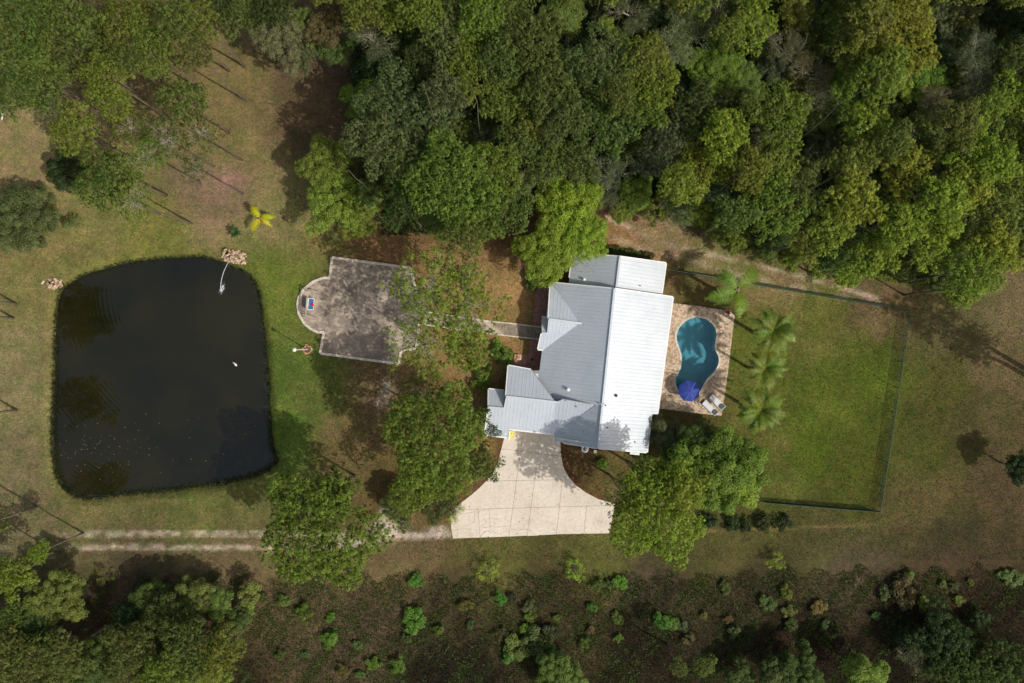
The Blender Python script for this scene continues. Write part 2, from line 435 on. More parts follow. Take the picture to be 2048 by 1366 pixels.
# ---- ground cover colour from control points, cloud shade painted into bottom and lower right
CP = [(60,300,140,122,85),(200,450,128,115,75),(450,150,125,108,72),(450,300,124,110,72),(430,380,132,108,88),(620,220,100,82,62),(640,120,98,80,60),(560,430,132,120,80),(60,520,130,114,76),
 (30,750,132,116,86),(50,950,122,106,80),(300,480,120,112,62),(150,100,105,90,62),(300,100,105,90,62),(560,560,110,114,52),(575,750,90,102,46),(575,860,90,104,46),(620,780,98,98,52),(700,880,112,94,62),
 (400,1030,108,102,62),(200,1030,118,104,72),(640,480,118,104,66),(760,490,128,98,68),(950,550,150,118,82),(1010,590,152,120,82),(930,720,145,116,78),(900,800,128,100,64),
 (760,780,118,96,68),(830,960,105,82,50),(250,1125,90,76,58),(450,1135,112,94,70),(800,1110,104,88,62),(1000,1110,98,92,52),(1200,1110,92,90,48),(1450,1095,92,86,50),(1650,1080,88,82,50),
 (1900,1060,82,74,48),(600,1200,104,84,66),(700,1270,92,74,60),(900,1220,88,72,56),(1100,1190,86,70,54),(1300,1180,92,76,62),(1500,1180,82,68,54),(1700,1150,82,70,54),(1900,1130,80,64,48),
 (1300,1300,62,48,38),(1600,1280,68,48,41),(1800,1250,62,46,36),(900,1330,54,44,35),(200,1250,76,58,44),(400,1330,72,52,40),(1750,1330,52,40,32),(2000,1230,66,50,38),(2000,1340,48,38,28),
 (1650,620,106,106,50),(1650,800,92,100,38),(1620,900,86,98,32),(1750,750,88,98,35),(1700,950,82,86,34),(1560,950,102,102,50),(1500,700,108,112,50),(1500,900,100,98,50),(1420,590,100,88,52),
 (1900,640,110,100,66),(2000,620,126,110,78),(1990,720,120,102,72),(1950,850,98,88,56),(1870,900,86,88,40),(2000,950,96,80,57),(1900,780,92,90,44),(1860,1000,110,95,60),
 (1300,470,152,126,94),(1450,520,134,120,80),(1600,552,132,114,80),(1750,605,118,98,72),(1220,465,152,116,82),(1160,930,92,72,46),(1250,950,106,92,56),(1360,860,95,82,50),
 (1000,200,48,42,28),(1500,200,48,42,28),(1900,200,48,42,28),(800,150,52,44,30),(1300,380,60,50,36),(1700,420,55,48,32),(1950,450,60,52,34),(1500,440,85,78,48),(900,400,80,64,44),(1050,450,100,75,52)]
CPX = np.array([c[0] for c in CP], float); CPY = np.array([c[1] for c in CP], float)
CPC = np.array([lin(*c[2:]) * ((0.85 if c[0] < 1000 and c[1] < 1290 else 0.62) if c[1] > 1170 else 1.0) for c in CP])  # brown scrub strip scaled darker, with cloud shade put into its colour
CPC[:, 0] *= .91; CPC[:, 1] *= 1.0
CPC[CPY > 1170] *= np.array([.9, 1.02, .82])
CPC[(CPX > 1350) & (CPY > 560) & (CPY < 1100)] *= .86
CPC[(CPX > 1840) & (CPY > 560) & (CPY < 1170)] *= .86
CPC[(CPX < 700) & (CPY > 440) & (CPY < 1100)] *= np.array([.93, 1.0, .9])

def wob(px, py, s=1.0, seed=0.0):
    return (np.sin(px * .031 * s + seed) * np.cos(py * .027 * s + 1.3 + seed) + .6 * np.sin(px * .083 * s + py * .061 * s + 2 + seed) + .4 * np.sin(py * .17 * s - px * .13 * s + seed)) / 2

_LT = np.random.default_rng(11).uniform(-1, 1, (256, 256))
def vn(px, py, s, o=0):
    """smooth value noise, cell size s pixels, two octaves"""
    r = 0
    for k, a in ((1, .65), (2.1, .35)):
        u = np.asarray(px, float) / s * k + 31.7 * o; v = np.asarray(py, float) / s * k + 17.3 * o
        iu = np.floor(u).astype(int); iv = np.floor(v).astype(int); fu = u - iu; fv = v - iv
        fu = fu * fu * (3 - 2 * fu); fv = fv * fv * (3 - 2 * fv); L = lambda a_, b_: _LT[a_ % 256, b_ % 256]
        r = r + a * ((L(iu, iv) * (1 - fu) + L(iu + 1, iv) * fu) * (1 - fv) + (L(iu, iv + 1) * (1 - fu) + L(iu + 1, iv + 1) * fu) * fv)
    return r

def ground_colour(px, py):
    px = np.asarray(px, float); py = np.asarray(py, float)
    qx = px + 22 * wob(px, py, 1, 0) + 6 * wob(px, py, 4, 3); qy = py + 22 * wob(px, py, 1, 5) + 6 * wob(px, py, 4, 7)
    w = 1 / ((qx[..., None] - CPX) ** 2 + (qy[..., None] - CPY) ** 2 + 900) ** 2
    c = (w[..., None] * CPC).sum(-2) / w.sum(-1)[..., None]
    def blend(c, mask, col):
        m = np.clip(mask, 0, 1)[..., None]
        return c * (1 - m) + np.array(col) * m
    # grass round the pond is greener
    dp = sdf(px, py, POND)
    c = blend(c, np.exp(-np.clip(dp - 3, 0, 99) / 14) * .6 * (dp > -2), lin(98, 100, 46))
    c = blend(c, (dp < 0) * 1.0, lin(38, 32, 18))
    # sandy wheel tracks
    g = 1 + .7 * vn(px, py, 11, 2)
    for yy, hw, k in ((1068, 6.5, .8), (1095, 6.5, .8)):
        m = np.exp(-((py - yy - 1.5 * wob(px, py, 2, 1)) / hw) ** 4) * k * g * np.clip((px - 90) / 90, 0.12, 1) * (px < 700)
        c = blend(c, m * np.clip(.75 + 1.1 * vn(px, py * 2.5, 16, 3) + .3 * vn(px, py, 6, 5), .1, 1.2), lin(176, 164, 147))
    for (x, y, rx, ry, k) in ((775, 1058, 34, 22, .95), (768, 1028, 10, 16, .8), (830, 1072, 60, 7, .8), (880, 1064, 26, 11, .85), (700, 1085, 60, 9, .7), (772, 780, 12, 22, .5), (760, 805, 12, 12, .4)):
        m = np.exp(-(((px - x + 5 * wob(px, py, 5, 4)) / rx) ** 2 + ((py - y + 4 * wob(px, py, 5, 9)) / ry) ** 2) ** 1.6) * k * g
        c = blend(c, m, lin(186, 172, 164))
    # dirt track behind the house
    R1 = [(1180, 415), (1225, 440), (1268, 457), (1330, 484), (1380, 500), (1450, 516), (1530, 534), (1600, 552), (1700, 580), (1760, 600)]
    R2 = [(1190, 460), (1235, 478), (1270, 494), (1330, 510), (1395, 524), (1430, 535), (1500, 556), (1600, 575), (1700, 597)]
    for R_, k in ((R1, .85), (R2, .6)):
        d = dist_seg(px, py, R_, False)
        c = blend(c, np.exp(-(d / 5.5) ** 2) * k * np.clip(.7 + 1.3 * vn(px, py, 24, 6) + .5 * vn(px, py, 7, 7), .05, 1.2), lin(178, 160, 142))
    # bare pinkish patch among the pines
    c = blend(c, np.exp(-(((px - 462) / 26) ** 2 + ((py - 358) / 32) ** 2)) * .7, lin(150, 118, 108))
    # mulch beside the drive and the house
    dd = sdf(px, py, DRIVE)
    c = blend(c, np.exp(-((dd - 3) / 5) ** 2) * (py < 1010) * .7, lin(100, 66, 48))
    # faint mown stripe in the lower lawn
    c = blend(c, np.exp(-((py - (1062 - (px - 1400) * .035)) / 2.5) ** 2) * (px > 1330) * (px < 1760) * .35, lin(150, 130, 88))
    # uneven growth: greener and browner drifts, worn spots
    a = vn(px, py, 60, 8); b = vn(px, py, 22, 9); f = vn(px, py, 7, 10)
    low = np.clip((py - 1130) / 60, 0, 1)
    k = 1 + (.14 + .25 * low) * a + (.12 + .2 * low) * b + .10 * f
    c = c * k[..., None]
    c[..., 0] *= 1 + .10 * b + .05 * f; c[..., 2] *= 1 + .10 * b
    return np.clip(c * .98, 0, 1)

def pxpy(x, y):
    return x / S + 1024, 683 - y / S

def ground_height(px, py):
    z = np.zeros(np.shape(px))
    dp = sdf(px, py, POND) * S
    z = np.where(dp < 0.9, np.clip((dp - 0.9) * 0.75, -2.2, 0), z)
    dq = sdf(px, py, POOL) * S
    z = np.where(dq < 0.5, -3.2, z)
    amp = np.clip(dp - 1, 0, 1)
    return z + 0.0

# ground sheet: fine in the picture, coarse out to the horizon
def axis(half, step, far):
    a = list(np.arange(-half, half + 1e-6, step)); s = step
    while a[-1] < far:
        s *= 1.35; a.append(a[-1] + s); a.insert(0, a[0] - s)
    return np.array(a)
gx = axis(66, 0.3, 1500); gy = axis(45, 0.3, 1500)
X, Y = np.meshgrid(gx, gy)
PX, PY = pxpy(X, Y)
Z = np.zeros_like(X)
near = (np.abs(X) < 70) & (np.abs(Y) < 48)
Z[near] = ground_height(PX[near], PY[near])
cpx = np.clip(PX, -120, 2170); cpy = np.clip(PY, -120, 1480)
gc = np.empty(X.shape + (3,))
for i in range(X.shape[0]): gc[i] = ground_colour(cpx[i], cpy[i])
nx, ny = len(gx), len(gy)
idx = np.arange(nx * ny).reshape(ny, nx)
F = np.stack([idx[:-1, :-1], idx[:-1, 1:], idx[1:, 1:], idx[1:, :-1]], -1).reshape(-1, 4)
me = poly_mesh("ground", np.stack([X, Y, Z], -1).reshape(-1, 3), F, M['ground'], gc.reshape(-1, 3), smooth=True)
ground = tag(link("ground", me), kind="structure")

def sheet_poly(name, pts_px, z0, z1, mat, parent=None, z_for_px=0.0):
    mb = MB(); mb.prism([tuple(G(x, y, z_for_px)[:2]) for x, y in pts_px], z0, z1)
    return mb.build(name, mat, parent)

# ------------------------------------------------------------------ pond
WZ = -0.62
def grow(poly, d):
    out = []; n = len(poly)
    A = sum(poly[i][0] * poly[(i + 1) % n][1] - poly[(i + 1) % n][0] * poly[i][1] for i in range(n))
    sg = 1 if A > 0 else -1
    for i in range(n):
        a = Vector((*poly[i - 1], 0)); b = Vector((*poly[i], 0)); c = Vector((*poly[(i + 1) % n], 0))
        e1 = (b - a).normalized(); e2 = (c - b).normalized()
        n1 = Vector((e1.y, -e1.x, 0)) * sg; n2 = Vector((e2.y, -e2.x, 0)) * sg
        nn = (n1 + n2); nn = nn / max(nn.length, 1e-6); k = d / max(0.35, nn.dot(n1))
        out.append((b.x + nn.x * k, b.y + nn.y * k))
    return out
mb = MB(); pw = [G(x, y, 0) for x, y in grow(POND, 9)]
mb.add([(p.x, p.y, WZ) for p in pw], [tuple(range(len(pw)))])
pond = tag(mb.build("pond_water", M['pond']), kind="structure")

# ------------------------------------------------------------------ pool: deck ring, basin, water
def ring_sheet(name, outer, inner, z0, z1, mat, steps=None, parent=None):
    """flat slab with a hole, walls on both outlines"""
    bm = bmesh.new()
    def loop(poly, z): return [bm.verts.new((*G(x, y, 0)[:2], z)) for x, y in poly]
    o1 = loop(outer, z1); i1 = loop(inner, z1)
    es = [bm.edges.new((o1[i], o1[(i + 1) % len(o1)])) for i in range(len(o1))] + [bm.edges.new((i1[i], i1[(i + 1) % len(i1)])) for i in range(len(i1))]
    bmesh.ops.triangle_fill(bm, use_beauty=True, use_dissolve=False, edges=es)
    for f in bm.faces:
        f.normal_update()
        if f.normal.z < 0: f.normal_flip()
    o0 = loop(outer, z0); i0 = loop(inner, z0)
    for a, b in ((o1, o0), (i1, i0)):
        for k in range(len(a)):
            k2 = (k + 1) % len(a); bm.faces.new((a[k], a[k2], b[k2], b[k]))
    me = bpy.data.meshes.new(name); bm.to_mesh(me); bm.free(); me.materials.append(mat)
    return link(name, me, parent)
deck = tag(ring_sheet("pool_deck", DECK, POOL, -0.2, 0.08, M['paver']), kind="structure")
pool = empty("swimming_pool", G(1392, 712), 0, "turquoise freeform swimming pool set in tan paver deck behind the house", "swimming pool")
inv = -pool.location
def local(o): o.location = inv; return o
mb = MB(); pp = [G(x, y)[:2] for x, y in POOL]; n = len(pp)
mb.add([(x, y, 0.02) for x, y in pp] + [(x, y, -1.5) for x, y in pp], [tuple(range(n, 2 * n))] + [(i, (i + 1) % n, n + (i + 1) % n, n + i) for i in range(n)])
local(mb.build("basin", M['plaster'], pool))
# shallow entry shelf at the lower end and a curved bench
shelf = [p for p in POOL if p[1] > 600 + 862 / 5.255]
mb = MB(); mb.prism([tuple(G(x, y)[:2]) for x, y in grow(shelf, -0.3)], -1.49, -0.3); local(mb.build("entry_step", M['plaster'], pool))
# coping ring
cop = ring_sheet("coping", grow(POOL, 3.6), grow(POOL, -0.4), 0.03, 0.105, M['coping'], parent=pool); local(cop)
mb = MB(); mb.add([(x, y, -0.06) for x, y in pp], [tuple(range(n))]); local(mb.build("water_surface", M['pool'], pool))

# ------------------------------------------------------------------ paved court with curb, walk, brick path
tag(sheet_poly("court_paving", COURT, -0.1, 0.05, M['stained']), kind="structure")
tag(sheet_poly("garden_walk", WALK, -0.1, 0.062, M['stained']), kind="structure")
tag(sheet_poly("brick_path", BRICKS, -0.1, 0.045, M['brick']), kind="structure")

def curb(name_part, pts, w, z0, z1, parent, seg=1.25, rng=random.Random(4)):
    """a run of separate curb blocks along a pixel polyline"""
    proto = {}
    P = [G(x, y) for x, y in pts]
    for a, b in zip(P[:-1], P[1:]):
        L = (b - a).length; k = max(1, round(L / seg)); d = (b - a) / k; ang = math.atan2(d.y, d.x)
        key = round(d.length, 2)
        if key not in proto:
            proto[key] = MB().box((0, 0, (z0 + z1) / 2), (d.length - 0.03, w, z1 - z0)).mesh(name_part, M['coping'], bevel=0.012)
        for i in range(k):
            c = a + d * (i + .5)
            link(name_part, proto[key], parent, c - parent.location, (0, 0, ang), (1, 1, 1 + rng.uniform(-.05, .06)))
cw = empty("court_curb", G(700, 620), 0, "low pale stone curb edging the stained court beside the pond", "curb")
gate_top, gate_bot = (843.5, 622), (838, 648)
loopc = [(843.5, 622), (827, 562), (822, 536), (664.4, 515), (660, 556)] + COURT_ARC[::-1][1:] + [(648.5, 664), (640.6, 706.5), (771.6, 724), (798, 727), (802, 703), (833, 696), (838, 648)]
curb("curb_block", loopc, 0.3, -0.05, 0.2, cw)
wc = empty("walk_edging", G(950, 650), 0, "narrow white edging along both sides of the garden walk", "edging")
curb("edging_block", [(845, 622), (900, 631), (978, 642.5), (1025, 647), (1083, 654.5)], 0.16, -0.05, 0.12, wc, 1.5)
curb("edging_block", [(842, 648), (916, 659), (1008, 670.5), (1078, 678.5)], 0.16, -0.05, 0.12, wc, 1.5)

# ------------------------------------------------------------------ driveway slabs
def split(poly, a, b):
    """split a polygon by the line a-b -> (left/upper, right/lower)"""
    def side(p): return (b[0] - a[0]) * (p[1] - a[1]) - (b[1] - a[1]) * (p[0] - a[0])
    A, B = [], []
    n = len(poly)
    for i in range(n):
        p, q = poly[i], poly[(i + 1) % n]; sp, sq = side(p), side(q)
        (A if sp >= 0 else B).append(p)
        if (sp >= 0) != (sq >= 0):
            t = sp / (sp - sq); r = (p[0] + t * (q[0] - p[0]), p[1] + t * (q[1] - p[1])); A.append(r); B.append(r)
    return A, B
Hs = [((1024, 900), (1121, 912)), ((972, 962), (1142, 959)), ((959, 1018), (1172, 1012))]
Vs = [((1046.6, 863), (1018, 1072)), ((1082, 867), (1054, 1072)), ((1124.6, 960), (1113, 1068)), ((1173, 1012), (1168, 1067)), ((956, 1018), (960, 1076))]
rows = []; rest = DRIVE
for h in Hs:
    low, up = split(rest, *h); rows.append(up); rest = low
rows.append(rest)
slabs = []
for ri, rpoly in enumerate(rows):
    cur = [rpoly]
    for vi, v in enumerate(Vs):
        if (ri < 2 and vi > 1) or (ri == 2 and vi > 2): continue
        nxt = []
        for c in cur:
            A, B = split(c, *v); nxt += [q for q in (A, B) if len(q) > 2]
        cur = nxt
    slabs += cur
dv = tag(sheet_poly("driveway", DRIVE, -0.15, 0.02, M['joint']), kind="structure")
rg = random.Random(3)
for s_ in slabs:
    if abs(sum(s_[i][0] * s_[(i + 1) % len(s_)][1] - s_[(i + 1) % len(s_)][0] * s_[i][1] for i in range(len(s_)))) / 2 < 25: continue
    o = sheet_poly("concrete_slab", grow(s_, -0.28), 0.0, 0.055 + rg.uniform(0, .006), M['concrete'], dv)
# cracks wandering over the lower-left slabs
mb = MB(); rg = random.Random(8)
def crack(pts, w=0.013):
    P = [G(x, y) for x, y in pts]; Q = []
    for a, b in zip(P[:-1], P[1:]):
        k = max(1, int((b - a).length / .35))
        for i in range(k): Q.append(a + (b - a) * i / k + Vector((rg.uniform(-.09, .09), rg.uniform(-.09, .09), 0)))
    Q.append(P[-1])
    vs = []; fs = []
    for i, q in enumerate(Q):
        d = (Q[min(i + 1, len(Q) - 1)] - Q[max(i - 1, 0)]).normalized(); nrm = Vector((-d.y, d.x, 0)) * w * rg.uniform(.5, 1.3)
        vs += [(q + nrm)[:2] + (0.068,), (q - nrm)[:2] + (0.068,)]
    for i in range(len(Q) - 1): fs.append((2 * i, 2 * i + 1, 2 * i + 3, 2 * i + 2))
    mb.add(vs, fs)
for c in ([(908, 1030), (930, 1026), (950, 1024), (957, 1016)], [(906, 1060), (925, 1058), (953, 1058), (955, 1072)], [(912, 1076), (916, 1062), (908, 1045)],
          [(957, 1022), (978, 1018), (980, 1034), (1000, 1040)], [(962, 1055), (985, 1053), (1016, 1053)], [(980, 1034), (980, 1056), (995, 1068), (1014, 1062)],
          [(950, 1024), (948, 1045), (930, 1052)], [(1020, 1058), (1035, 1061), (1054, 1058), (1070, 1068)], [(965, 1036), (975, 1045), (963, 1052)], [(940, 1030), (935, 1040), (948, 1045)],
          [(960, 1075), (970, 1062), (985, 1066)]):
    crack(c)
ck = mb.build("crack", M['joint'], dv); tag(ck, kind="stuff")

# ------------------------------------------------------------------ the house
def ray_plane(px, py, pl):
    p0, n = pl
    d = Vector(((px - 1024) * S, (683 - py) * S, -H)); o = Vector((0, 0, H))
    t = (p0 - o).dot(n) / d.dot(n)
    return o + d * t
def plane(a, b, c):
    n = (b - a).cross(c - a).normalized()
    return (a, n if n.z > 0 else -n)
RN = G(1229, 577, 6.5); RS = G(1196, 896, 6.5)
PW = plane(RN, RS, G(1101, 565, 3.0)); PE = plane(RN, RS, G(1346, 594, 3.0))
# cross gable over the entry
A1 = ray_plane(1172, 648, PW); z1 = A1.z - .35; A1 = G(1172, 648, z1)
PG1N = plane(A1, G(1097, 638, z1), G(1101, 565, 3.05)); PG1S = plane(A1, G(1097, 638, z1), G(1076, 698, 3.0))
PP1N = plane(ray_plane(1083, 666, PG1S), ray_plane(1094, 667, PG1S), G(1084, 634, 3.0))
# garage gable and its low side wing
ZG = 4.75
PG2N = plane(G(1111, 804, ZG), G(1012, 793, ZG), G(1017, 731, 3.0)); PG2S = plane(G(1111, 804, ZG), G(1012, 793, ZG), G(1018, 858, 3.1))
PP2N = plane(ray_plane(976.5, 814, PG2S), ray_plane(1007, 817, PG2S), G(977, 778, 3.0))
PG2B = plane(ray_plane(1108, 868, PG2S), G(1111, 804, ZG), G(1192, 810, 5.95)); PW2 = plane(RN, RS, ray_plane(1108, 867, PG2S))
# lower north roof
LN = G(1240, 513, 5.6); LS = G(1232, 580, 5.6)
PLW = plane(LN, LS, G(1146, 505, 2.9)); PLE = plane(LN, LS, G(1332, 526, 2.9))

house = empty("house", G(1180, 700), 0, "large single storey house with pale metal gable roofs between the driveway and the pool", "house")
HI = -house.location
rdir = (RS - RN).normalized(); udir = Vector((-rdir.y, rdir.x, 0)); udir = udir if udir.x > 0 else -udir   # east across the ridge
def slope_face(pts, pl, seam_dir, thick=0.14, spacing=0.42, ribh=0.024):
    """one roof slope: a thick sheet plus standing seams running down the slope"""
    P = [ray_plane(x, y, pl) for x, y in pts]; n = pl[1]
    k = len(P)
    mb = MB(); mb.add(P + [p - Vector((0, 0, thick)) for p in P], [tuple(range(k)), tuple(range(k, 2 * k))[::-1]] + [(i, (i + 1) % k, k + (i + 1) % k, k + i) for i in range(k)])
    o = mb.build("roof_slope", M['roof'], house, HI)
    # seams
    s = Vector((seam_dir.x, seam_dir.y, 0)).normalized(); t = Vector((-s.y, s.x, 0))
    def zat(x, y): return pl[0].z - (n.x * (x - pl[0].x) + n.y * (y - pl[0].y)) / n.z
    ts = [p.x * t.x + p.y * t.y for p in P]
    mb = MB(); v = min(ts) + spacing * .4; cnt = 0
    while v < max(ts):
        hits = []
        for i in range(k):
            a, b = P[i], P[(i + 1) % k]; ta, tb = a.x * t.x + a.y * t.y, b.x * t.x + b.y * t.y
            if (ta > v) != (tb > v):
                f = (v - ta) / (tb - ta); q = a + (b - a) * f; hits.append(q.x * s.x + q.y * s.y)
        hits.sort()
        for h0, h1 in zip(hits[::2], hits[1::2]):
            if h1 - h0 < .3: continue
            h0 += .04; h1 -= .04; w = .035
            vs = []
            for hh in (h0, h1):
                for off, up in ((-w, 0.0), (-w * .5, ribh), (w * .5, ribh), (w, 0.0)):
                    x = s.x * hh + t.x * (v + off); y = s.y * hh + t.y * (v + off); vs.append((x, y, zat(x, y) + up + .002))
            mb.add(vs, [(0, 1, 5, 4), (1, 2, 6, 5), (2, 3, 7, 6), (0, 3, 2, 1), (4, 5, 6, 7)]); cnt += 1
        v += spacing
    tag(mb.build("standing_seam", M['roof'], o), kind="stuff")
    return o
slope_face([(1229, 577), (1346, 594), (1315, 827), (1303, 826), (1294, 905), (1196, 896.5)], PE, udir)
slope_face([(1229, 577), (1204.8, 811.5), (1192, 810), (1126, 798), (1098, 801), (1066, 748), (1065, 741), (1079, 741), (1101, 565)], PW, udir)
slope_face([(1204.8, 811.5), (1196, 896.5), (1126, 885.5), (1108, 883), (1108, 867), (1192, 810)], PW2, udir)
slope_face([(1172, 648), (1097, 638), (1101, 565)], PG1N, rdir)
slope_face([(1172, 648), (1101.5, 701.5), (1075.5, 698.5), (1083, 666), (1094, 667), (1097, 638)], PG1S, rdir)
slope_face([(1083, 666), (1094, 667), (1100, 637), (1083.5, 634)], PP1N, rdir)
slope_face([(1111, 804), (1012, 793), (1017, 731), (1063, 739.5)], PG2N, rdir)
slope_face([(1111, 804), (1126, 798), (1192, 810), (1108, 868)], PG2B, rdir)
slope_face([(1012, 793), (1111, 804), (1108, 868), (1018, 858), (1015, 875), (969, 869), (976.5, 814), (1007, 817)], PG2S, rdir)
slope_face([(976.5, 814), (1007, 817), (1010, 781.5), (977, 778)], PP2N, rdir)
slope_face([(1240, 513), (1231.5, 581), (1137, 569), (1146, 505)], PLW, udir)
slope_face([(1240, 513), (1332, 526), (1323, 592), (1231.5, 581)], PLE, udir)

# ridge caps, rakes and gutters
def strip(name, a, b, r, mat, up=0.05, parent=house):
    mb = MB(); d = b - a; c = (a + b) / 2 + Vector((0, 0, up))
    mb.box((0, 0, 0), (d.length, r * 2, r * 0.9)); 
    rot = d.to_track_quat('X', 'Z').to_euler()
    return link(name, mb.mesh(name, mat, bevel=r * .2), parent, c + HI, rot)
for a, b in ((RN, RS), (A1, G(1097, 638, z1)), (G(1120, 805, ZG), G(1012, 793, ZG)), (LN, LS), (ray_plane(976.5, 814, PG2S), ray_plane(1007, 817, PG2S)), (ray_plane(1083, 666, PG1S), ray_plane(1094, 667, PG1S))):
    strip("ridge_cap", a, b, 0.13, M['roof'], 0.055)
def edge(p, q, pl, name="gutter", mat='white', r=0.075, up=-0.03):
    a = ray_plane(*p, pl); b = ray_plane(*q, pl); strip(name, a, b, r, M[mat], up)
for p, q, pl in (((1346.8, 594), (1315.8, 827), PE), ((1303.8, 827), (1294.8, 905), PE), ((1100, 566), (1096, 637), PG1N), ((1015.8, 731), (1011, 792), PG2N), ((1332.8, 526), (1323.8, 591), PLE),
                 ((1145, 505), (1138.5, 555), PLW), ((1018, 859), (1107, 869), PG2S), ((969, 870), (1015, 876), PG2S), ((1075.5, 699.3), (1101, 702.3), PG1S), ((1084, 633.4), (1097, 635), PP1N), ((977, 777.4), (1008, 780.5), PP2N), ((1017, 730.3), (1062, 738.8), PG2N)):
    edge(p, q, pl)
for p, q, pl in (((1228, 576.5), (1102, 564), PW), ((1230, 576.5), (1346, 593.3), PE), ((1197, 897.2), (1293, 905.6), PE), ((1195, 897.2), (1127, 886.6), PW2), ((1316, 827.6), (1304, 826.8), PE),
                 ((1240, 512.3), (1332, 525.2), PLE), ((1240, 512.3), (1146, 504.3), PLW), ((1012, 793), (1011.2, 782), PG2N), ((976, 814), (968.6, 869), PG2S), ((976, 813), (976.4, 779), PP2N),
                 ((1082.4, 666), (1075, 698), PG1S), ((1108, 868), (1108, 883), PW2)):
    edge(p, q, pl, "fascia", 'white', 0.06, -0.02)
# valleys
for p, q, pl in (((1172, 648), (1102, 566), PG1N), ((1172, 648), (1102, 701.5), PG1S), ((1111, 804), (1064, 740), PG2N), ((1192, 810), (1109, 867.5), PG2B), ((1112, 804), (1126, 798), PG2B), ((1126, 798), (1192, 810), PG2B)):
    edge(p, q, pl, "valley_flashing", 'grey_metal', 0.035, 0.03)
# walls: footprint inset under the eaves
foot = [(1101, 565), (1229, 577), (1346, 594), (1315, 827), (1303, 826), (1294, 905), (1196, 896.5), (1108, 883), (1108, 868), (1018, 858), (1015, 875), (969, 869), (977, 778), (1010, 781.5), (1017, 731), (1079, 741), (1101, 701.5), (1083, 698), (1090, 640), (1094, 636)]
fw = grow(foot, -7)
def pw3(p, z, zr=3.0): v = G(p[0], p[1], zr); return (v.x, v.y, z)
mb = MB(); mb.prism([pw3(p, 0)[:2] for p in fw], 0.0, 2.85); wall = mb.build("wall", M['wall'], house, HI)
foot2 = grow([(1146, 505), (1332, 526), (1323, 600), (1137, 575)], -7)
mb = MB(); mb.prism([pw3(p, 0)[:2] for p in foot2], 0.0, 2.8); mb.build("wall", M['wall'], house, HI)
def gable(a, r, b, inset):
    """triangular gable end, thin and solid"""
    d = inset; t = Vector(((b - a).y, -(b - a).x, 0)).normalized() * .08
    f = lambda v: Vector((v.x, v.y, v.z - .18)) + d
    P = [f(a), f(r), f(b)]
    mb = MB(); mb.add([p + t for p in P] + [p - t for p in P], [(0, 1, 2), (5, 4, 3), (0, 3, 4, 1), (1, 4, 5, 2), (2, 5, 3, 0)])
    mb.build("gable_wall", M['wall'], house, HI)
gable(G(1105, 566, 3), RN, G(1342, 593, 3), rdir * .4); gable(ray_plane(1112, 884, PW), RS, ray_plane(1290, 904, PE), -rdir * .4)
gable(G(1150, 506, 2.9), LN, G(1328, 525, 2.9), rdir * .4); gable(G(1017, 735, 3), G(1012, 793, ZG), G(1018, 854, 3.1), udir * .4)
gable(G(1099, 570, 3.05), G(1097, 638, z1), G(1078, 695, 3.0), udir * .45)
# windows and doors on the outer walls
def on_wall(name, p, q, f, w, z0, z1_, mat, proud=.03, parent=house, off=HI):
    a = Vector(pw3(p, 0)); b = Vector(pw3(q, 0)); d = (b - a).normalized(); c = a + (b - a) * f; nrm = Vector((d.y, -d.x, 0))
    o = MB().box((0, 0, 0), (w, proud * 2, z1_ - z0)).build(name, M[mat], parent, Vector((c.x, c.y, (z0 + z1_) / 2)) + off, (0, 0, math.atan2(d.y, d.x)))
    return o
def window(p, q, f, w=1.2, z0=.9, z1_=2.2):
    o = on_wall("window", p, q, f, w + .16, z0 - .08, z1_ + .08, 'white', .03)
    MB().box((0, 0, 0), (w, .08, z1_ - z0)).build("pane", M['glass'], o)
for f in (.15, .35, .6, .85): window(fw[2], fw[3], f, 1.6)
for f in (.3, .7): window(foot2[1], foot2[2], f); window(foot2[0], foot2[1], f)
for f in (.35, .7): window(fw[5], fw[6], f)
window(fw[13], fw[14], .5); window(fw[14], fw[15], .4); window(fw[18], fw[19], .4)
on_wall("garage_door", fw[8], fw[9], .5, 4.6, .1, 2.4, 'white', .04)
on_wall("front_door", fw[16], fw[17], .5, .95, .05, 2.1, 'dark', .04)
# porch posts
for p in ((1079, 690), (1086, 640), (973, 862), (980, 785), (1011, 868)):
    v = G(*p, 3.0); MB().box((0, 0, 1.45), (.16, .16, 2.9)).build("porch_post", M['white'], house, Vector((v.x, v.y, 0)) + HI)
# vents and pipes through the roof
def vent(px, py, pl, r, h, mat, cap=True):
    p = ray_plane(px, py, pl); mb = MB().lathe([(r * 1.6, -.1), (r * 1.6, .04), (r, .06), (r, h)] + ([(r * 1.5, h), (r * 1.5, h + .05), (r * .6, h + .12)] if cap else []), 10)
    mb.build("roof_vent", M[mat], house, p + HI)
vent(1136, 779, PW, .12, .35, 'white'); vent(1232, 791, PE, .11, .2, 'dark'); vent(1211, 811, PE, .05, .2, 'dark', False); vent(1132, 801, PG2B, .05, .25, 'grey_metal', False)
vent(1152, 813, PG2B, .05, .25, 'dark', False); vent(1215, 856, PE, .05, .25, 'dark', False); vent(1270, 884, PE, .05, .25, 'dark', False); vent(1280, 571.5, PLE, .05, .25, 'dark', False); vent(1168, 559, PLW, .1, .3, 'white')
mb = MB(); p = ray_plane(1203, 809, PE)
for dx, dy, s_ in ((0, 0, .16), (.22, .05, .1), (-.2, .1, .1), (.1, -.2, .1), (.35, .12, .07)): mb.box((dx, dy, .06), (s_, s_ * 1.3, .12), rz=dx * 3)
mb.build("roof_flashing", M['grey_metal'], house, p + HI)
p = ray_plane(1270, 906, PE); MB().box((0, 0, 0), (1.1, .25, .06), rz=-.1).build("downpipe_head", M['white'], house, p + Vector((0, -.1, -.2)) + HI)

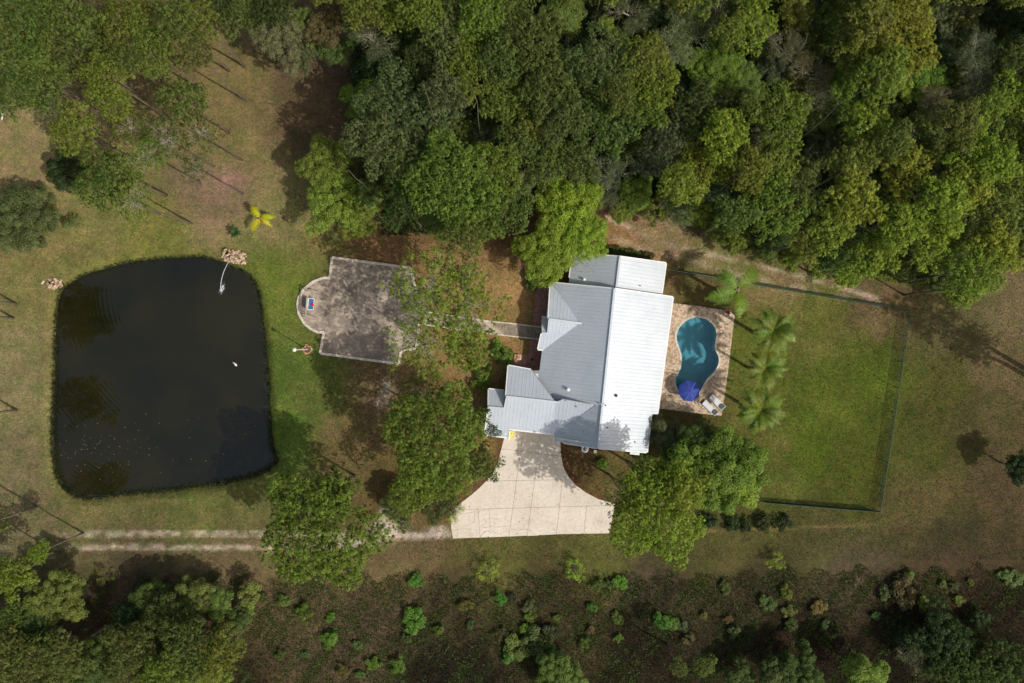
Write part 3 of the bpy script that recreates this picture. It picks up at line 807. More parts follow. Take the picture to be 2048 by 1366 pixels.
# leaf litter blown on to the roofs beside the trees
mb = MB(); rr = random.Random(21)
for k in range(210):
    if k % 2: x, y, pl = rr.gauss(1163, 16), rr.gauss(522, 14), PLW
    else: x, y, pl = rr.gauss(1160, 60), rr.gauss(850, 30), PW2
    if pl is PLW and not inside(np.array([x]), np.array([y]), [(1240, 513), (1233, 575), (1139, 563), (1148, 508)])[0]: continue
    if pl is PW2 and not inside(np.array([x]), np.array([y]), [(1202, 815), (1195, 892), (1126, 882), (1112, 880), (1112, 868), (1188, 815)])[0]: continue
    p = ray_plane(x, y, pl) + Vector((0, 0, .05)); s_ = rr.uniform(.03, .09); a = rr.uniform(0, 6.3)
    mb.add([(p.x + s_ * math.cos(a + q), p.y + s_ * .5 * math.sin(a + q), p.z) for q in (0, 1.5, 3.1, 4.7)], [(0, 1, 2, 3)])
tag(mb.build("leaf_litter", M['bark'], house, HI), kind="stuff")

# ------------------------------------------------------------------ things round the house
# air conditioner
ac = empty("air_conditioner", G(1169, 896.5), -.1, "round topped white air conditioner under the south eave of the house", "air conditioner")
MB().lathe([(.42, 0), (.42, .75), (.40, .8), (.3, .8)], 20).build("casing", M['white'], ac)
MB().lathe([(.27, .77), (.27, .82), (.1, .84)], 16).build("fan_grille", M['dark'], ac)
for k in range(4):
    MB().box((.17, 0, .85), (.2, .07, .015), ry=.15).build("fan_blade", M['grey_metal'], ac, rot=(0, 0, k * math.pi / 2))
ub = empty("utility_box", G(1189.5, 902), -.1, "small pale green utility box beside the air conditioner", "utility box")
MB().box((0, 0, .3), (.3, .3, .6)).build("cabinet", simple("pale_green_paint", (.5, .58, .42), .6), ub); MB().box((0, 0, .62), (.36, .36, .05)).build("lid", simple("pale_green_lid", (.6, .68, .5), .6), ub)
# yellow and white items by the garage corner
yb = empty("storage_bin", G(1022.5, 867.5), -.1, "small yellow storage bin standing at the left corner of the garage doorway", "bin")
MB().box((0, 0, .3), (.36, .75, .6)).build("bin_body", M['yellow'], yb, bevel=.04); MB().box((0, 0, .63), (.4, .8, .06)).build("lid", M['yellow'], yb, bevel=.02)
MB().box((.0, .12, .675), (.12, .12, .03)).build("latch", M['terracotta'], yb)
wp = empty("leaning_board", G(1017.3, 868.5), -.1, "narrow white board standing on edge beside the yellow bin", "board")
MB().box((0, 0, .55), (.12, 1.05, 1.1), ry=.12).build("board", M['white'], wp); MB().box((0.02, 0, .04), (.22, .3, .08)).build("foot", M['white'], wp)

# umbrella
um_px = (1371.5, 780)
um = empty("patio_umbrella", G(*um_px, .08), 0, "royal blue eight sided patio umbrella shading the lower end of the pool", "umbrella")
R_, zt, zr_ = 1.33, 2.25, 1.85
MB().tube([(0, 0, 0), (0, 0, zt + .05)], .03, 8).build("pole", M['white'], um); MB().lathe([(.32, 0), (.32, .06), (.08, .12), (.05, .3)], 16).build("base", M['grey_metal'], um)
rot0 = math.radians(15)
for k in range(8):
    a0 = rot0 + k * math.pi / 4; a1 = a0 + math.pi / 4
    c0 = Vector((R_ * math.cos(a0), R_ * math.sin(a0), zr_)); c1 = Vector((R_ * math.cos(a1), R_ * math.sin(a1), zr_)); top = Vector((0, 0, zt))
    vs = []; fs = []; m_ = 5
    for i in range(m_ + 1):
        f = i / m_
        for j in range(5):
            g = j / 4; e = c0.lerp(c1, g); p = top.lerp(e, f); p.z += .07 * math.sin(f * math.pi) - .05 * math.sin(g * math.pi) * f
            if i == m_: p = p * 1.0; p.x *= 1 - .03 * math.sin(g * math.pi); p.y *= 1 - .03 * math.sin(g * math.pi)
            vs.append(p)
    for i in range(m_):
        for j in range(4): fs.append((i * 5 + j, i * 5 + j + 1, (i + 1) * 5 + j + 1, (i + 1) * 5 + j))
    n_ = len(vs); vs2 = vs + [v - Vector((0, 0, .012)) for v in vs]; fs2 = fs + [tuple(i + n_ for i in f)[::-1] for f in fs]
    MB().add(vs2, fs2).build("canopy_panel", M['blue'], um)
    MB().tube([top - Vector((0, 0, .03)), c0 - Vector((0, 0, .03))], .012, 4).build("rib", M['grey_metal'], um)
MB().lathe([(.02, zt - .02), (.07, zt), (.05, zt + .05), (.015, zt + .12)], 8).build("finial", M['blue'], um)

# loungers
def lounger(px, py, rz, label):
    t = empty("sun_lounger", G(px, py, .08), rz, label, "sun lounger", "sun loungers on the pool deck")
    L, W = 1.95, .66
    for sy in (-1, 1):
        MB().box((-.2, sy * W / 2, .3), (1.5, .05, .06)).build("side_rail", M['white'], t)
        MB().box((.8, sy * W / 2, .44), (.62, .05, .06), ry=-.5).build("side_rail", M['white'], t)
    for x in (-.95, .55): MB().box((x, 0, .3), (.05, W + .05, .06)).build("cross_bar", M['white'], t)
    MB().box((1.07, 0, .59), (.05, W + .05, .06)).build("cross_bar", M['white'], t)
    for sx in (-.75, .45):
        for sy in (-1, 1): MB().tube([(sx, sy * W / 2, 0), (sx, sy * W / 2, .3)], .022, 6).build("leg", M['white'], t)
    MB().box((-.2, 0, .32), (1.48, W - .06, .02)).build("seat_sling", M['sling'], t)
    MB().box((.8, 0, .46), (.6, W - .06, .02), ry=-.5).build("back_sling", M['sling_dark'], t)
    MB().box((.6, 0, .42), (.24, .4, .05), ry=-.5).build("head_pillow", M['sling_dark'], t)
    return t
lounger(1418.5, 814.5, math.radians(-44.5), "white sun lounger nearer the umbrella, second from the deck edge")
lounger(1432, 803, math.radians(-44.5), "white sun lounger nearer the right edge of the pool deck")
# towel on the deck beside the loungers
MB().box((0, 0, .015), (.55, .42, .03), rz=-.75).build("folded_towel", simple("rust_towel", (.22, .1, .08), .9), None, G(1405.5, 804, .085)); tag(bpy.data.objects["folded_towel"], "dark red towel lying at the foot of a lounger", "towel")
# pool ladder rail
hr = empty("handrail", G(1345, 747.5, .08), 0, "thin looped metal handrail at the left edge of the pool", "handrail")
for dy in (-.14, .14):
    MB().tube([(-.65, dy * .3, 0), (-.65, dy * .3, .7), (-.4, dy, .85), (.2, dy, .8), (.62, dy, .5), (.72, dy, -.1)], .028, 6).build("rail", simple("bronze_rail", (.3, .2, .16), .4), hr)
# plant pot on the deck corner
def pot(name, px, py, r, h, label, leaf_col, group=None, rim=M['terracotta'], leafy=True, rad=.35):
    t = empty(name, G(px, py, .06), 0, label, "potted plant" if leafy else "pot", group)
    MB().lathe([(r * .7, 0), (r, h), (r * 1.12, h), (r * 1.12, h + .04), (r * .9, h + .04), (r * .9, h - .03)], 14).build("pot", rim, t)
    if leafy:
        mb = MB(); rr = random.Random(px)
        for k in range(26):
            a = rr.uniform(0, 6.28); d = Vector((math.cos(a), math.sin(a), 0)); s_ = Vector((-d.y, d.x, 0)) * .035; L = rad * rr.uniform(.6, 1.1); u = rr.uniform(.15, .6)
            b = Vector((0, 0, h)); m1 = b + d * L * .55 + Vector((0, 0, u * L + .05)); e = b + d * L + Vector((0, 0, u * L * .6))
            mb.add([b - s_ * .5, b + s_ * .5, m1 + s_, m1 - s_, e], [(0, 1, 2, 3), (3, 2, 4)])
        mb.build("leaves", simple(name + "_leaf", leaf_col, .6, var=.3), t)
    return t
pot("potted_plant", 1454.5, 625, .2, .35, "dark red leaved potted plant at the far right corner of the pool deck", (.16, .008, .02))
pot("planter", 1461, 631.5, .2, .25, "pale clay pot beside the dark red plant on the deck corner", (.1, .1, .03), rim=M['coping'], leafy=False)
pot("potted_plant", 1064, 719, .14, .22, "small dark potted plant standing on the brick path", (.03, .012, .008), rad=.16, rim=M['stone_dark'])
pl_ = empty("plinth", G(1036, 714, 0), -.1, "small pale and orange stone plinth at the corner of the brick path", "plinth")
MB().box((.12, 0, .18), (.5, .62, .36)).build("block", M['coping'], pl_, bevel=.02); MB().box((-.32, .05, .14), (.3, .5, .28)).build("block", M['terracotta'], pl_, bevel=.02); MB().box((.12, 0, .4), (.36, .36, .08)).build("cap", M['terracotta'], pl_, bevel=.02)
# stacked bricks and edging by the lawn left of the garage
tb = empty("brick_stack", G(972, 889), -.1, "rough stack of reddish blocks on the mulch left of the driveway", "brick stack")
for (x, y, z, rz, s_) in ((0, .25, .12, .1, 1), (-.2, .05, .12, 1.5, 1), (.25, .05, .12, 1.4, 1), (0, -.15, .12, .05, 1), (-.3, -.3, .12, .3, 1), (.22, -.32, .12, -.4, 1), (-.5, -.4, .1, .7, .8), (.05, .2, .34, .2, .9), (-.1, .8, .1, .1, .8), (.1, 1.1, .1, .6, .8), (-.05, 1.4, .1, .2, .8)):
    MB().box((0, 0, 0), (.42 * s_, .2 * s_, .2)).build("block", M['terracotta'], tb, (x, y, z), (0, 0, rz), bevel=.012)

# ------------------------------------------------------------------ swing on the court
sw = empty("garden_swing", G(622.5, 608.5, .05), math.radians(-5), "pale timber frame swing seat with blue cushion standing on the paved court", "swing")
HB = 2.0
for sy in (-1, 1):
    y = sy * 1.45
    for sx in (-1, 1):
        MB().tube([(sx * .05, y, HB), (sx * .85, y * 1.1, 0)], .05, 6).build("leg", M['wood'], sw)
    MB().box((0, y * 1.04, .9), (.95, .06, .1)).build("brace", M['wood'], sw)
    MB().tube([(-.02, sy * .62, HB), (-.02, sy * .62, .75)], .015, 4).build("chain", M['grey_metal'], sw); MB().tube([(-.02, sy * .62, 1.2), (.4, sy * .62, .5)], .015, 4).build("chain", M['grey_metal'], sw)
    MB().box((.08, sy * .68, .68), (.6, .06, .05)).build("armrest", M['white'], sw)
MB().box((0, 0, HB + .04), (.12, 3.1, .14)).build("top_beam", M['wood'], sw, bevel=.01)
fr = MB().box((.1, 0, .45), (.66, 1.36, .05)).build("seat_frame", M['white'], sw, bevel=.012)
MB().box((-.28, 0, .8), (.06, 1.36, .6), ry=-.15).build("backrest", M['white'], sw, bevel=.012)
MB().box((.12, 0, .53), (.54, 1.2, .1)).build("seat_cushion", M['cushion_blue'], sw, bevel=.035)
pil = MB().box((0, 0, 0), (.3, .34, .16)).build("red_pillow", M['red'], None, G(622.5, 608.5, .71) + Vector((.16, -.05, 0)), (0, .1, .5), bevel=.06)
tag(pil, "bright red pillow lying on the blue swing cushion", "pillow")

# white pole in its ring of bricks
wpole = empty("white_pole", G(614.5, 698.5), 0, "tall white pole rising from a ring of orange bricks by the court corner", "pole")
MB().tube([(0, 0, 0), (0, 0, 5.6)], [.075, .055], 10).build("shaft", M['white'], wpole)
MB().lathe([(.02, 5.5), (.22, 5.55), (.24, 5.75), (.08, 5.95)], 10).build("lamp_head", M['white'], wpole)
rb = empty("brick_ring", G(614.5, 698.5), 0, "ring of orange bricks round the foot of the white pole", "brick ring")
rr = random.Random(2)
for k in range(11):
    a = k / 11 * 6.283; MB().box((0, 0, 0), (.3, .16, .2)).build("brick", M['terracotta'] if k % 4 else M['stone'], rb, (.44 * math.cos(a) * rr.uniform(.8, 1.25), .44 * math.sin(a) * rr.uniform(.8, 1.25), .08), (rr.uniform(-.1, .1), rr.uniform(-.2, .2), a + 1.57 + rr.uniform(-.25, .25)), bevel=.012)
MB().lathe([(.34, 0), (.3, .05), (.1, .07)], 12).build("soil", simple('dry_soil', (.12, .085, .05), .95), rb)

# ------------------------------------------------------------------ rocks at the pond
def rock_mesh(seed, mat):
    rr = random.Random(seed); bm = bmesh.new(); bmesh.ops.create_icosphere(bm, subdivisions=1, radius=1)
    for v in bm.verts: v.co *= rr.uniform(.7, 1.15); v.co.z *= .6
    me = bpy.data.meshes.new("rock"); bm.to_mesh(me); bm.free(); me.materials.append(mat); return me
rocks = [rock_mesh(i, M['stone'] if i % 3 else M['stone_dark']) for i in range(6)]
def pile(name, cx, cy, w, h, n, label, holes, zt, seed, ang=0.0):
    t = empty(name, G(cx, cy), 0, label, "rock pile"); rr = random.Random(seed); c = G(cx, cy)
    mbm = MB().lathe([(1, -.5), (.9, .0), (.45, .25)], 16); o = mbm.build("soil_mound", M['soil'], t); o.scale = (w * S * .5, h * S * .5, 1); o.rotation_euler = (0, 0, -ang)
    k = 0
    while k < n:
        x, y = rr.uniform(-1, 1), rr.uniform(-1, 1)
        r2 = abs(x) ** 3 + abs(y) ** 3
        if r2 > 1: continue
        X_, Y_ = x * w / 2, y * h / 2
        if any((X_ - hx) ** 2 + (Y_ - hy) ** 2 < hr_ ** 2 for hx, hy, hr_ in holes): continue
        px_, py_ = X_ * math.cos(ang) - Y_ * math.sin(ang), X_ * math.sin(ang) + Y_ * math.cos(ang)
        s_ = rr.uniform(.09, .21)
        link("rock", rocks[rr.randrange(6)], t, (px_ * S, -py_ * S, .12 + (1 - r2) * zt * rr.uniform(.3, 1)), (rr.uniform(-.5, .5), rr.uniform(-.5, .5), rr.uniform(0, 6.3)), (s_ * rr.uniform(.8, 1.5), s_, s_ * rr.uniform(.8, 1.2)))
        k += 1
    for hx, hy, hr_ in holes:   # a ring of stones round each basin
        for j in range(11):
            a = j / 11 * 6.28; px_, py_ = hx + math.cos(a) * hr_, hy + math.sin(a) * hr_
            px_, py_ = px_ * math.cos(ang) - py_ * math.sin(ang), px_ * math.sin(ang) + py_ * math.cos(ang)
            link("rock", rocks[(j * 5) % 6], t, (px_ * S, -py_ * S, zt + .25), (.2 * j, .1, a), (.17, .13, .14))
    return t
pile("rock_fountain", 470, 514, 48, 27, 150, "long heap of tan rocks with a round basin spouting water into the pond", [(-15, -5, 6)], .35, 5, math.radians(12))
pile("rock_fire_ring", 110, 568, 31, 22, 75, "small heap of pinkish tan rocks on the upper left pond bank", [(1, 1, 4.5)], .18, 9, 0.1)
for k, (x, y, a) in enumerate(((87, 565, .9),)):
    o = MB().box((0, 0, .12), (.5, .16, .12), rz=a).build("split_log", simple("pale_log", (.62, .52, .38), .9), None, G(x, y)); tag(o, "pale split log lying left of the small rock heap", "log")
# water spout and splash
ws = empty("water_jet", G(455, 527, 0), 0, "thin white water jet arching from the rock fountain into the pond", "water jet")
a = G(456, 526, .75); b = G(441, 576, WZ + .02); pts = []
for i in range(12):
    f = i / 11; p = a.lerp(b, f); p.z = .75 + f * 1.6 * .5 - f * f * (1.37 + .8 - .0); p.z = max(p.z, WZ + .01); pts.append(p - ws.location)
MB().tube(pts, [.014 + .008 * (i % 2) + .016 * i / 11 for i in range(12)], 6).build("jet", M['foam'], ws)
rr = random.Random(12); mb = MB()
for k in range(110):
    f = abs(rr.gauss(0, .5)); side = rr.gauss(0, .28)
    along = rr.gauss(0, 1); p = G(441 + along * 2.4 + side * 7, 577 - along * 6 + side * 4, 0); s_ = rr.uniform(.015, .07) * math.exp(-along * along * .25)
    zz = WZ + .01 + rr.random() * .12
    mb.add([(p.x - s_, p.y, zz), (p.x, p.y - s_ * .7, zz), (p.x + s_, p.y + s_ * .3, zz + .01), (p.x, p.y + s_, zz)], [(0, 1, 2, 3)])
tag(mb.build("splash", M['foam'], ws, -ws.location), kind="stuff")
# white bird afloat
bd = empty("white_bird", G(471.2, 728.7, WZ), 2.3, "small white bird floating alone on the dark pond", "bird")
MB().lathe([(.02, -.28), (.1, -.18), (.13, 0), (.09, .16), (.02, .25)], 10).build("body", M['white'], bd, (0, 0, .08), (0, math.pi / 2, 0), smooth=True)
MB().tube([(.18, 0, .12), (.25, 0, .24), (.3, 0, .3)], [.05, .035, .04], 8).build("neck_and_head", M['white'], bd, smooth=True); MB().tube([(.33, 0, .3), (.4, 0, .28)], [.02, .006], 5).build("bill", M['yellow'], bd)

# ------------------------------------------------------------------ fence
FH = 1.25
def base_of(px, py, h=FH): k = 1 - h / H; return (1024 + (px - 1024) * k, 683 + (py - 683) * k)
FT = [base_of(*p) for p in ((1333, 539), (1505, 566), (1823, 620), (1800, 775), (1762, 1025), (1520, 1005), (1400, 997))] + [(1300, 975), (1262, 928), (1266, 907)]
FP = [G(*p) for p in FT]
fence = empty("chain_link_fence", FP[2], 0, "dark green chain link fence enclosing the back lawn beyond the pool", "fence")
mesh_mb = MB(); FI = -fence.location
for i, (a, b) in enumerate(zip(FP[:-1], FP[1:])):
    L = (b - a).length; d = (b - a).normalized()
    k = max(1, round(L / 2.9))
    for j in range(k + (1 if i == len(FP) - 2 else 0)):
        p = a + (b - a) * (j / k)
        MB().tube([(0, 0, -.1), (0, 0, FH + .04)], .032 if j else .045, 8).build("post", M['green_metal'], fence, p + FI)
    MB().tube([a + Vector((0, 0, FH)) + FI, b + Vector((0, 0, FH)) + FI], .024 if i else .02, 6).build("top_rail", M['green_metal'] if i else M['grey_metal'], fence)
    nrm = Vector((-d.y, d.x, 0)); st = .15; w = .012
    q = 0.0
    while q < L:
        for sg in (1, -1):
            x0, x1 = (q, q + FH * .8) if sg > 0 else (q + FH * .8, q)
            if max(x0, x1) > L: continue
            p0 = a + d * x0 + nrm * .03 * sg + Vector((0, 0, .03)); p1 = a + d * x1 + nrm * .03 * sg + Vector((0, 0, FH - .02))
            e = d * w; f_ = nrm * w
            mesh_mb.add([p0 - e, p0 + e, p1 + e, p1 - e], [(0, 1, 2, 3)]); mesh_mb.add([p0 - f_, p0 + f_, p1 + f_, p1 - f_], [(0, 1, 2, 3)])
        q += st
tag(mesh_mb.build("wire_mesh", M['green_metal'], fence, FI), kind="stuff")
# slim white post at the left edge
ed = empty("white_post", G(5, 232), 0, "slim white post at the left edge below the pines", "post"); MB().box((0, 0, .6), (.1, .1, 1.2)).build("post", M['white'], ed); MB().box((0, 0, .02), (.2, 1.0, .06)).build("base_plate", M['white'], ed)

# ------------------------------------------------------------------ plants: crown meshes
def unit(v): return v / (np.linalg.norm(v, axis=-1, keepdims=True) + 1e-9)

def puffs_for(R, depth, n, rp, rng, shell=0.0, flat=0.5, gap=0.0):
    """foliage clusters filling an irregular dome of radius R; returns (n,4)"""
    out = []; ph = rng.uniform(0, 6.28, 5); am = rng.uniform(.05, .17, 5)
    tries = 0
    while len(out) < n and tries < n * 60:
        tries += 1
        a = rng.uniform(0, 2 * np.pi); q = np.sqrt(rng.uniform(0.0, 1.0))
        lobe = 1 + sum(am[i] * np.sin((i + 2) * a + ph[i]) for i in range(5))
        r = q * (R - rp * .6) * lobe
        z = depth * (1 - flat * q ** 2.2) + rng.normal(0, depth * .13)
        if rng.uniform() < .25: z -= rng.uniform(.25, .9) * depth
        s = rp * rng.uniform(.65, 1.25)
        p = np.array([r * np.cos(a), r * np.sin(a), z])
        mind = .72 if tries < n * 30 else .5
        if any(np.hypot(p[0] - o[0], p[1] - o[1]) < mind * .5 * (s + o[3]) * 1.25 and abs(p[2] - o[2]) < .9 * rp for o in out): continue
        out.append([*p, s])
    return np.array(out)

def needles(P, tufts, blades, L, W, rng, up=.55):
    """pine clusters: tufts of needles over the upper side of every cluster"""
    n = len(P); d = rng.normal(size=(n, tufts, 3)); d[..., 2] = np.abs(d[..., 2]) * .9 - .25
    d = unit(d); c = P[:, None, :3] + d * P[:, None, 3:4] * rng.uniform(.72, 1.0, (n, tufts, 1))
    ax = unit(d + np.array([0, 0, up]))
    b = unit(ax[:, :, None, :] * .95 + rng.normal(size=(n, tufts, blades, 3)) * .62)
    side = unit(np.cross(b, rng.normal(size=b.shape)))
    LL = L * rng.uniform(.65, 1.15, b.shape[:3] + (1,)); C = c[:, :, None, :]
    v0 = C - side * W * .5 + b * LL * .12; v1 = C + side * W * .5 + b * LL * .12; v2 = C + b * LL + side * W * .12
    V = np.stack([v0, v1, v2], 3).reshape(-1, 3)
    pt = rng.uniform(.82, 1.18, (n, 1, 1, 1, 1)); tt = rng.uniform(.8, 1.22, (n, tufts, 1, 1, 1)); yel = rng.uniform(-.08, .07, (n, tufts, 1, 1, 1))
    t = np.ones((n, tufts, blades, 3, 3)) * pt * tt
    t[..., 0:1] *= 1 + yel; t[..., 2:3] *= 1 - yel
    nn = unit(d[:, :, None, None, :] * .6 + np.array([0, 0, .6]) + rng.normal(size=(n, tufts, blades, 1, 3)) * .28)
    nn = np.broadcast_to(nn, (n, tufts, blades, 3, 3)).reshape(-1, 3)
    return V, np.arange(len(V)).reshape(-1, 3), t.reshape(-1, 3), nn

def leaves(P, per, size, rng, flat=.5, droop=0.0, scat=1.08, asp=.55):
    n = len(P); d = unit(rng.normal(size=(n, per, 3))); d[..., 2] = np.where(d[..., 2] < -.35, -d[..., 2], d[..., 2])
    rad = rng.uniform(.55, scat, (n, per, 1)) ** .6
    c = P[:, None, :3] + d * P[:, None, 3:4] * rad * np.array([1.0, 1.0, .8])
    nr = unit(d + rng.normal(size=d.shape) * .7 + np.array([0, 0, flat])); u = unit(np.cross(nr, rng.normal(size=d.shape))); v = np.cross(nr, u)
    u[..., 2] -= droop
    s = size * rng.uniform(.6, 1.3, (n, per, 1))
    V = np.stack([c - u * s, c - v * s * asp, c + u * s, c + v * s * asp], 2).reshape(-1, 3)
    t = np.ones((n, per, 4, 3)) * rng.uniform(.82, 1.18, (n, 1, 1, 1)) * rng.uniform(.75, 1.25, (n, per, 1, 1))
    y = rng.uniform(-.1, .12, (n, per, 1, 1)); t[..., 0:1] *= 1 + y; t[..., 2:3] *= 1 - y
    nn = unit(d[:, :, None, :] * .25 + nr[:, :, None, :] * .9 + np.array([0, 0, .25])); nn = np.broadcast_to(nn, (n, per, 4, 3)).reshape(-1, 3)
    return V, np.arange(len(V)).reshape(-1, 4), t.reshape(-1, 3), nn

def limbs(P, trunk_h, r0, rng, n_limb, zbase=-0.5, lean=0.0, twig=0.5):
    """trunk from the ground to trunk_h and limbs reaching into the clusters (z measured from crown base)"""
    tr = MB(); pts = [(0, 0, -trunk_h)]
    for i in range(1, 6):
        f = i / 5; pts.append((rng.normal(0, .12) * f, rng.normal(0, .12) * f, -trunk_h + f * (trunk_h + .8)))
    tr.tube(pts, [r0 * (1.25 if i == 0 else 1 - .13 * i) for i in range(6)], 7)
    lb = MB(); top = Vector(pts[-1]); order = rng.permutation(len(P))[:n_limb]
    for j in order:
        e = Vector(P[j, :3]); hr = math.hypot(e.x, e.y); zs = min(.7, e.z - hr * .45 - .2); s = Vector((top.x * .5, top.y * .5, max(zs, -trunk_h * .35)))
        m = s.lerp(e, .5) + Vector(rng.normal(0, .14, 3)) - Vector((0, 0, .1 * hr)); r = r0 * .34
        lb.tube([s, m, e], [r, r * .62, r * .22], 4, cap=False)
        for q in range(2):
            k = s.lerp(e, rng.uniform(.5, .85)); lb.tube([k, k + Vector(rng.normal(0, .5, 3)) * twig * 1.6], [r * .3, r * .1], 3, cap=False)
    return tr, lb

VAR = {}
def add_variant(key, R, crown, trunk, limb, th):
    VAR.setdefault(key, []).append(dict(R=R, crown=crown, trunk=trunk, limb=limb, th=th))
def mk_pine(key, R, depth, n, rp, seed, tufts=12, blades=22, L=.30, th=11, limbn=16, gap=False):
    rng = np.random.default_rng(seed)
    P = puffs_for(R, depth, n, rp, rng)
    V, Fc, t, nn = needles(P, tufts, blades, L, .07, rng)
    cm = poly_mesh("pine_crown", V, Fc, M['leaf'], t, nrm=nn)
    tr, lb = limbs(P, th, .2, rng, limbn)
    add_variant(key, R, cm, tr.mesh("trunk", M['bark'], smooth=True), lb.mesh("limbs", M['greybark'] if gap else M['bark']), th)
def mk_broad(key, R, depth, n, rp, seed, per=230, size=.17, th=6, droop=0.0, limbn=12, flat=.5, scat=1.3, asp=.55):
    rng = np.random.default_rng(seed)
    P = puffs_for(R, depth, n, rp, rng)
    V, Fc, t, nn = leaves(P, per, size, rng, flat, droop, scat, asp)
    cm = poly_mesh("leafy_crown", V, Fc, M['leaf'], t, nrm=nn)
    tr, lb = limbs(P, th, .16 if R > 2 else .05, rng, limbn)
    add_variant(key, R, cm, tr.mesh("trunk", M['bark'], smooth=True), lb.mesh("limbs", M['bark']), th)
for i in range(5): mk_pine("pine", 5.0, 2.6, 320, .43, 100 + i, tufts=8)
for i in range(2): mk_pine("pinebig", 6.2, 3.0, 560, .44, 160 + i, tufts=8, limbn=18)
for i in range(3): mk_pine("pinemed", 3.2, 2.0, 140, .42, 120 + i, tufts=8)
for i in range(2): mk_pine("sparse", 6.0, 2.4, 180, .42, 140 + i, tufts=6, blades=26, L=.34, limbn=70, gap=True)
for i in range(3): mk_broad("broad", 5.0, 3.2, 110, .85, 200 + i, per=330, size=.13)
for i in range(3): mk_broad("broadmed", 3.0, 2.3, 48, .7, 220 + i, per=280, size=.12)
for i in range(2): mk_broad("wispy", 4.2, 2.4, 170, .5, 240 + i, per=170, size=.13, droop=.4, flat=.2, limbn=60, scat=1.6, asp=.4)
for i in range(4): mk_broad("shrub", 1.25, .9, 15, .42, 260 + i, per=150, size=.10, th=.4, limbn=5)
for i in range(2): mk_broad("airy", 1.4, 1.2, 22, .3, 280 + i, per=60, size=.06, th=.6, limbn=22, droop=.3)

def mk_bare(key, R, seed, buds=0):
    rng = np.random.default_rng(seed); lb = MB(); tips = []
    def grow_(p, d, L, r, lvl):
        m = p + d * L * .5 + Vector(rng.normal(0, .07 * L, 3)); e = p + d * L + Vector(rng.normal(0, .05 * L, 3))
        lb.tube([p, m, e], [r, r * .8, r * .55], 4 if lvl < 2 else 3, cap=False)
        if lvl >= 4: tips.append(e); return
        for k in range([6, 4, 4, 3][lvl]):
            a = rng.uniform(.35, .85); ax = Vector(rng.normal(size=3)).cross(d).normalized()
            nd = (d * math.cos(a) + ax * math.sin(a) + Vector((0, 0, .16))).normalized()
            grow_(p.lerp(e, rng.uniform(.45, 1)), nd, L * rng.uniform(.62, .85), max(r * .5, .010), lvl + 1)
    grow_(Vector((0, 0, -2.0)), Vector((0, 0, 1)), R * .5, .10, 0)
    T = np.array([[t.x, t.y, t.z] for t in tips]); sc = R / np.percentile(np.hypot(T[:, 0], T[:, 1]), 92)
    lb.v = [(v[0] * sc, v[1] * sc, v[2]) for v in lb.v]; T[:, :2] *= sc
    tr = MB().tube([(0, 0, -8), (.1, 0, -4), (0, 0, -1.8)], [.2, .17, .13], 7)
    P = np.hstack([T[rng.permutation(len(T))[:260]], np.full((min(260, len(T)), 1), .45)])
    V, Fc, t, nn = leaves(P, buds or 10, .075, rng, .3)
    cm = poly_mesh("budding_crown", V, Fc, M['leaf'], t)
    add_variant(key, R, cm, tr.mesh("trunk", M['greybark'], smooth=True), lb.mesh("limbs", M['greybark']), 8)
for i in range(3): mk_bare("bare", 3.6, 300 + i, 34)

TONE = {
 'dark green': (.042, .074, .018), 'deep green': (.100, .145, .032), 'mid green': (.180, .235, .054), 'grey green': (.190, .240, .085), 'olive green': (.240, .300, .050),
 'yellow olive': (.310, .375, .052), 'bright green': (.165, .265, .034), 'lime green': (.285, .405, .050), 'brownish olive': (.120, .150, .046), 'pale grey green': (.20, .235, .11),
 'bronze': (.17, .15, .06), 'yellow green': (.275, .345, .050), 'dusty green': (.125, .155, .068)}
KIND = {'pine': ('pine_tree', 'pine tree', 'tree', 14.5), 'sparse': ('pine_tree', 'open pine', 'tree', 14.5), 'broad': ('leafy_tree', 'leafy tree', 'tree', 8.0),
        'wispy': ('leafy_tree', 'feathery tree', 'tree', 7.0), 'bare': ('bare_tree', 'bare tree', 'tree', 11.5), 'shrub': ('shrub', 'shrub', 'shrub', .7), 'airy': ('sapling', 'airy sapling', 'sapling', 1.0)}
rt = random.Random(77)
TREES = []       # (px, py, r, label info)
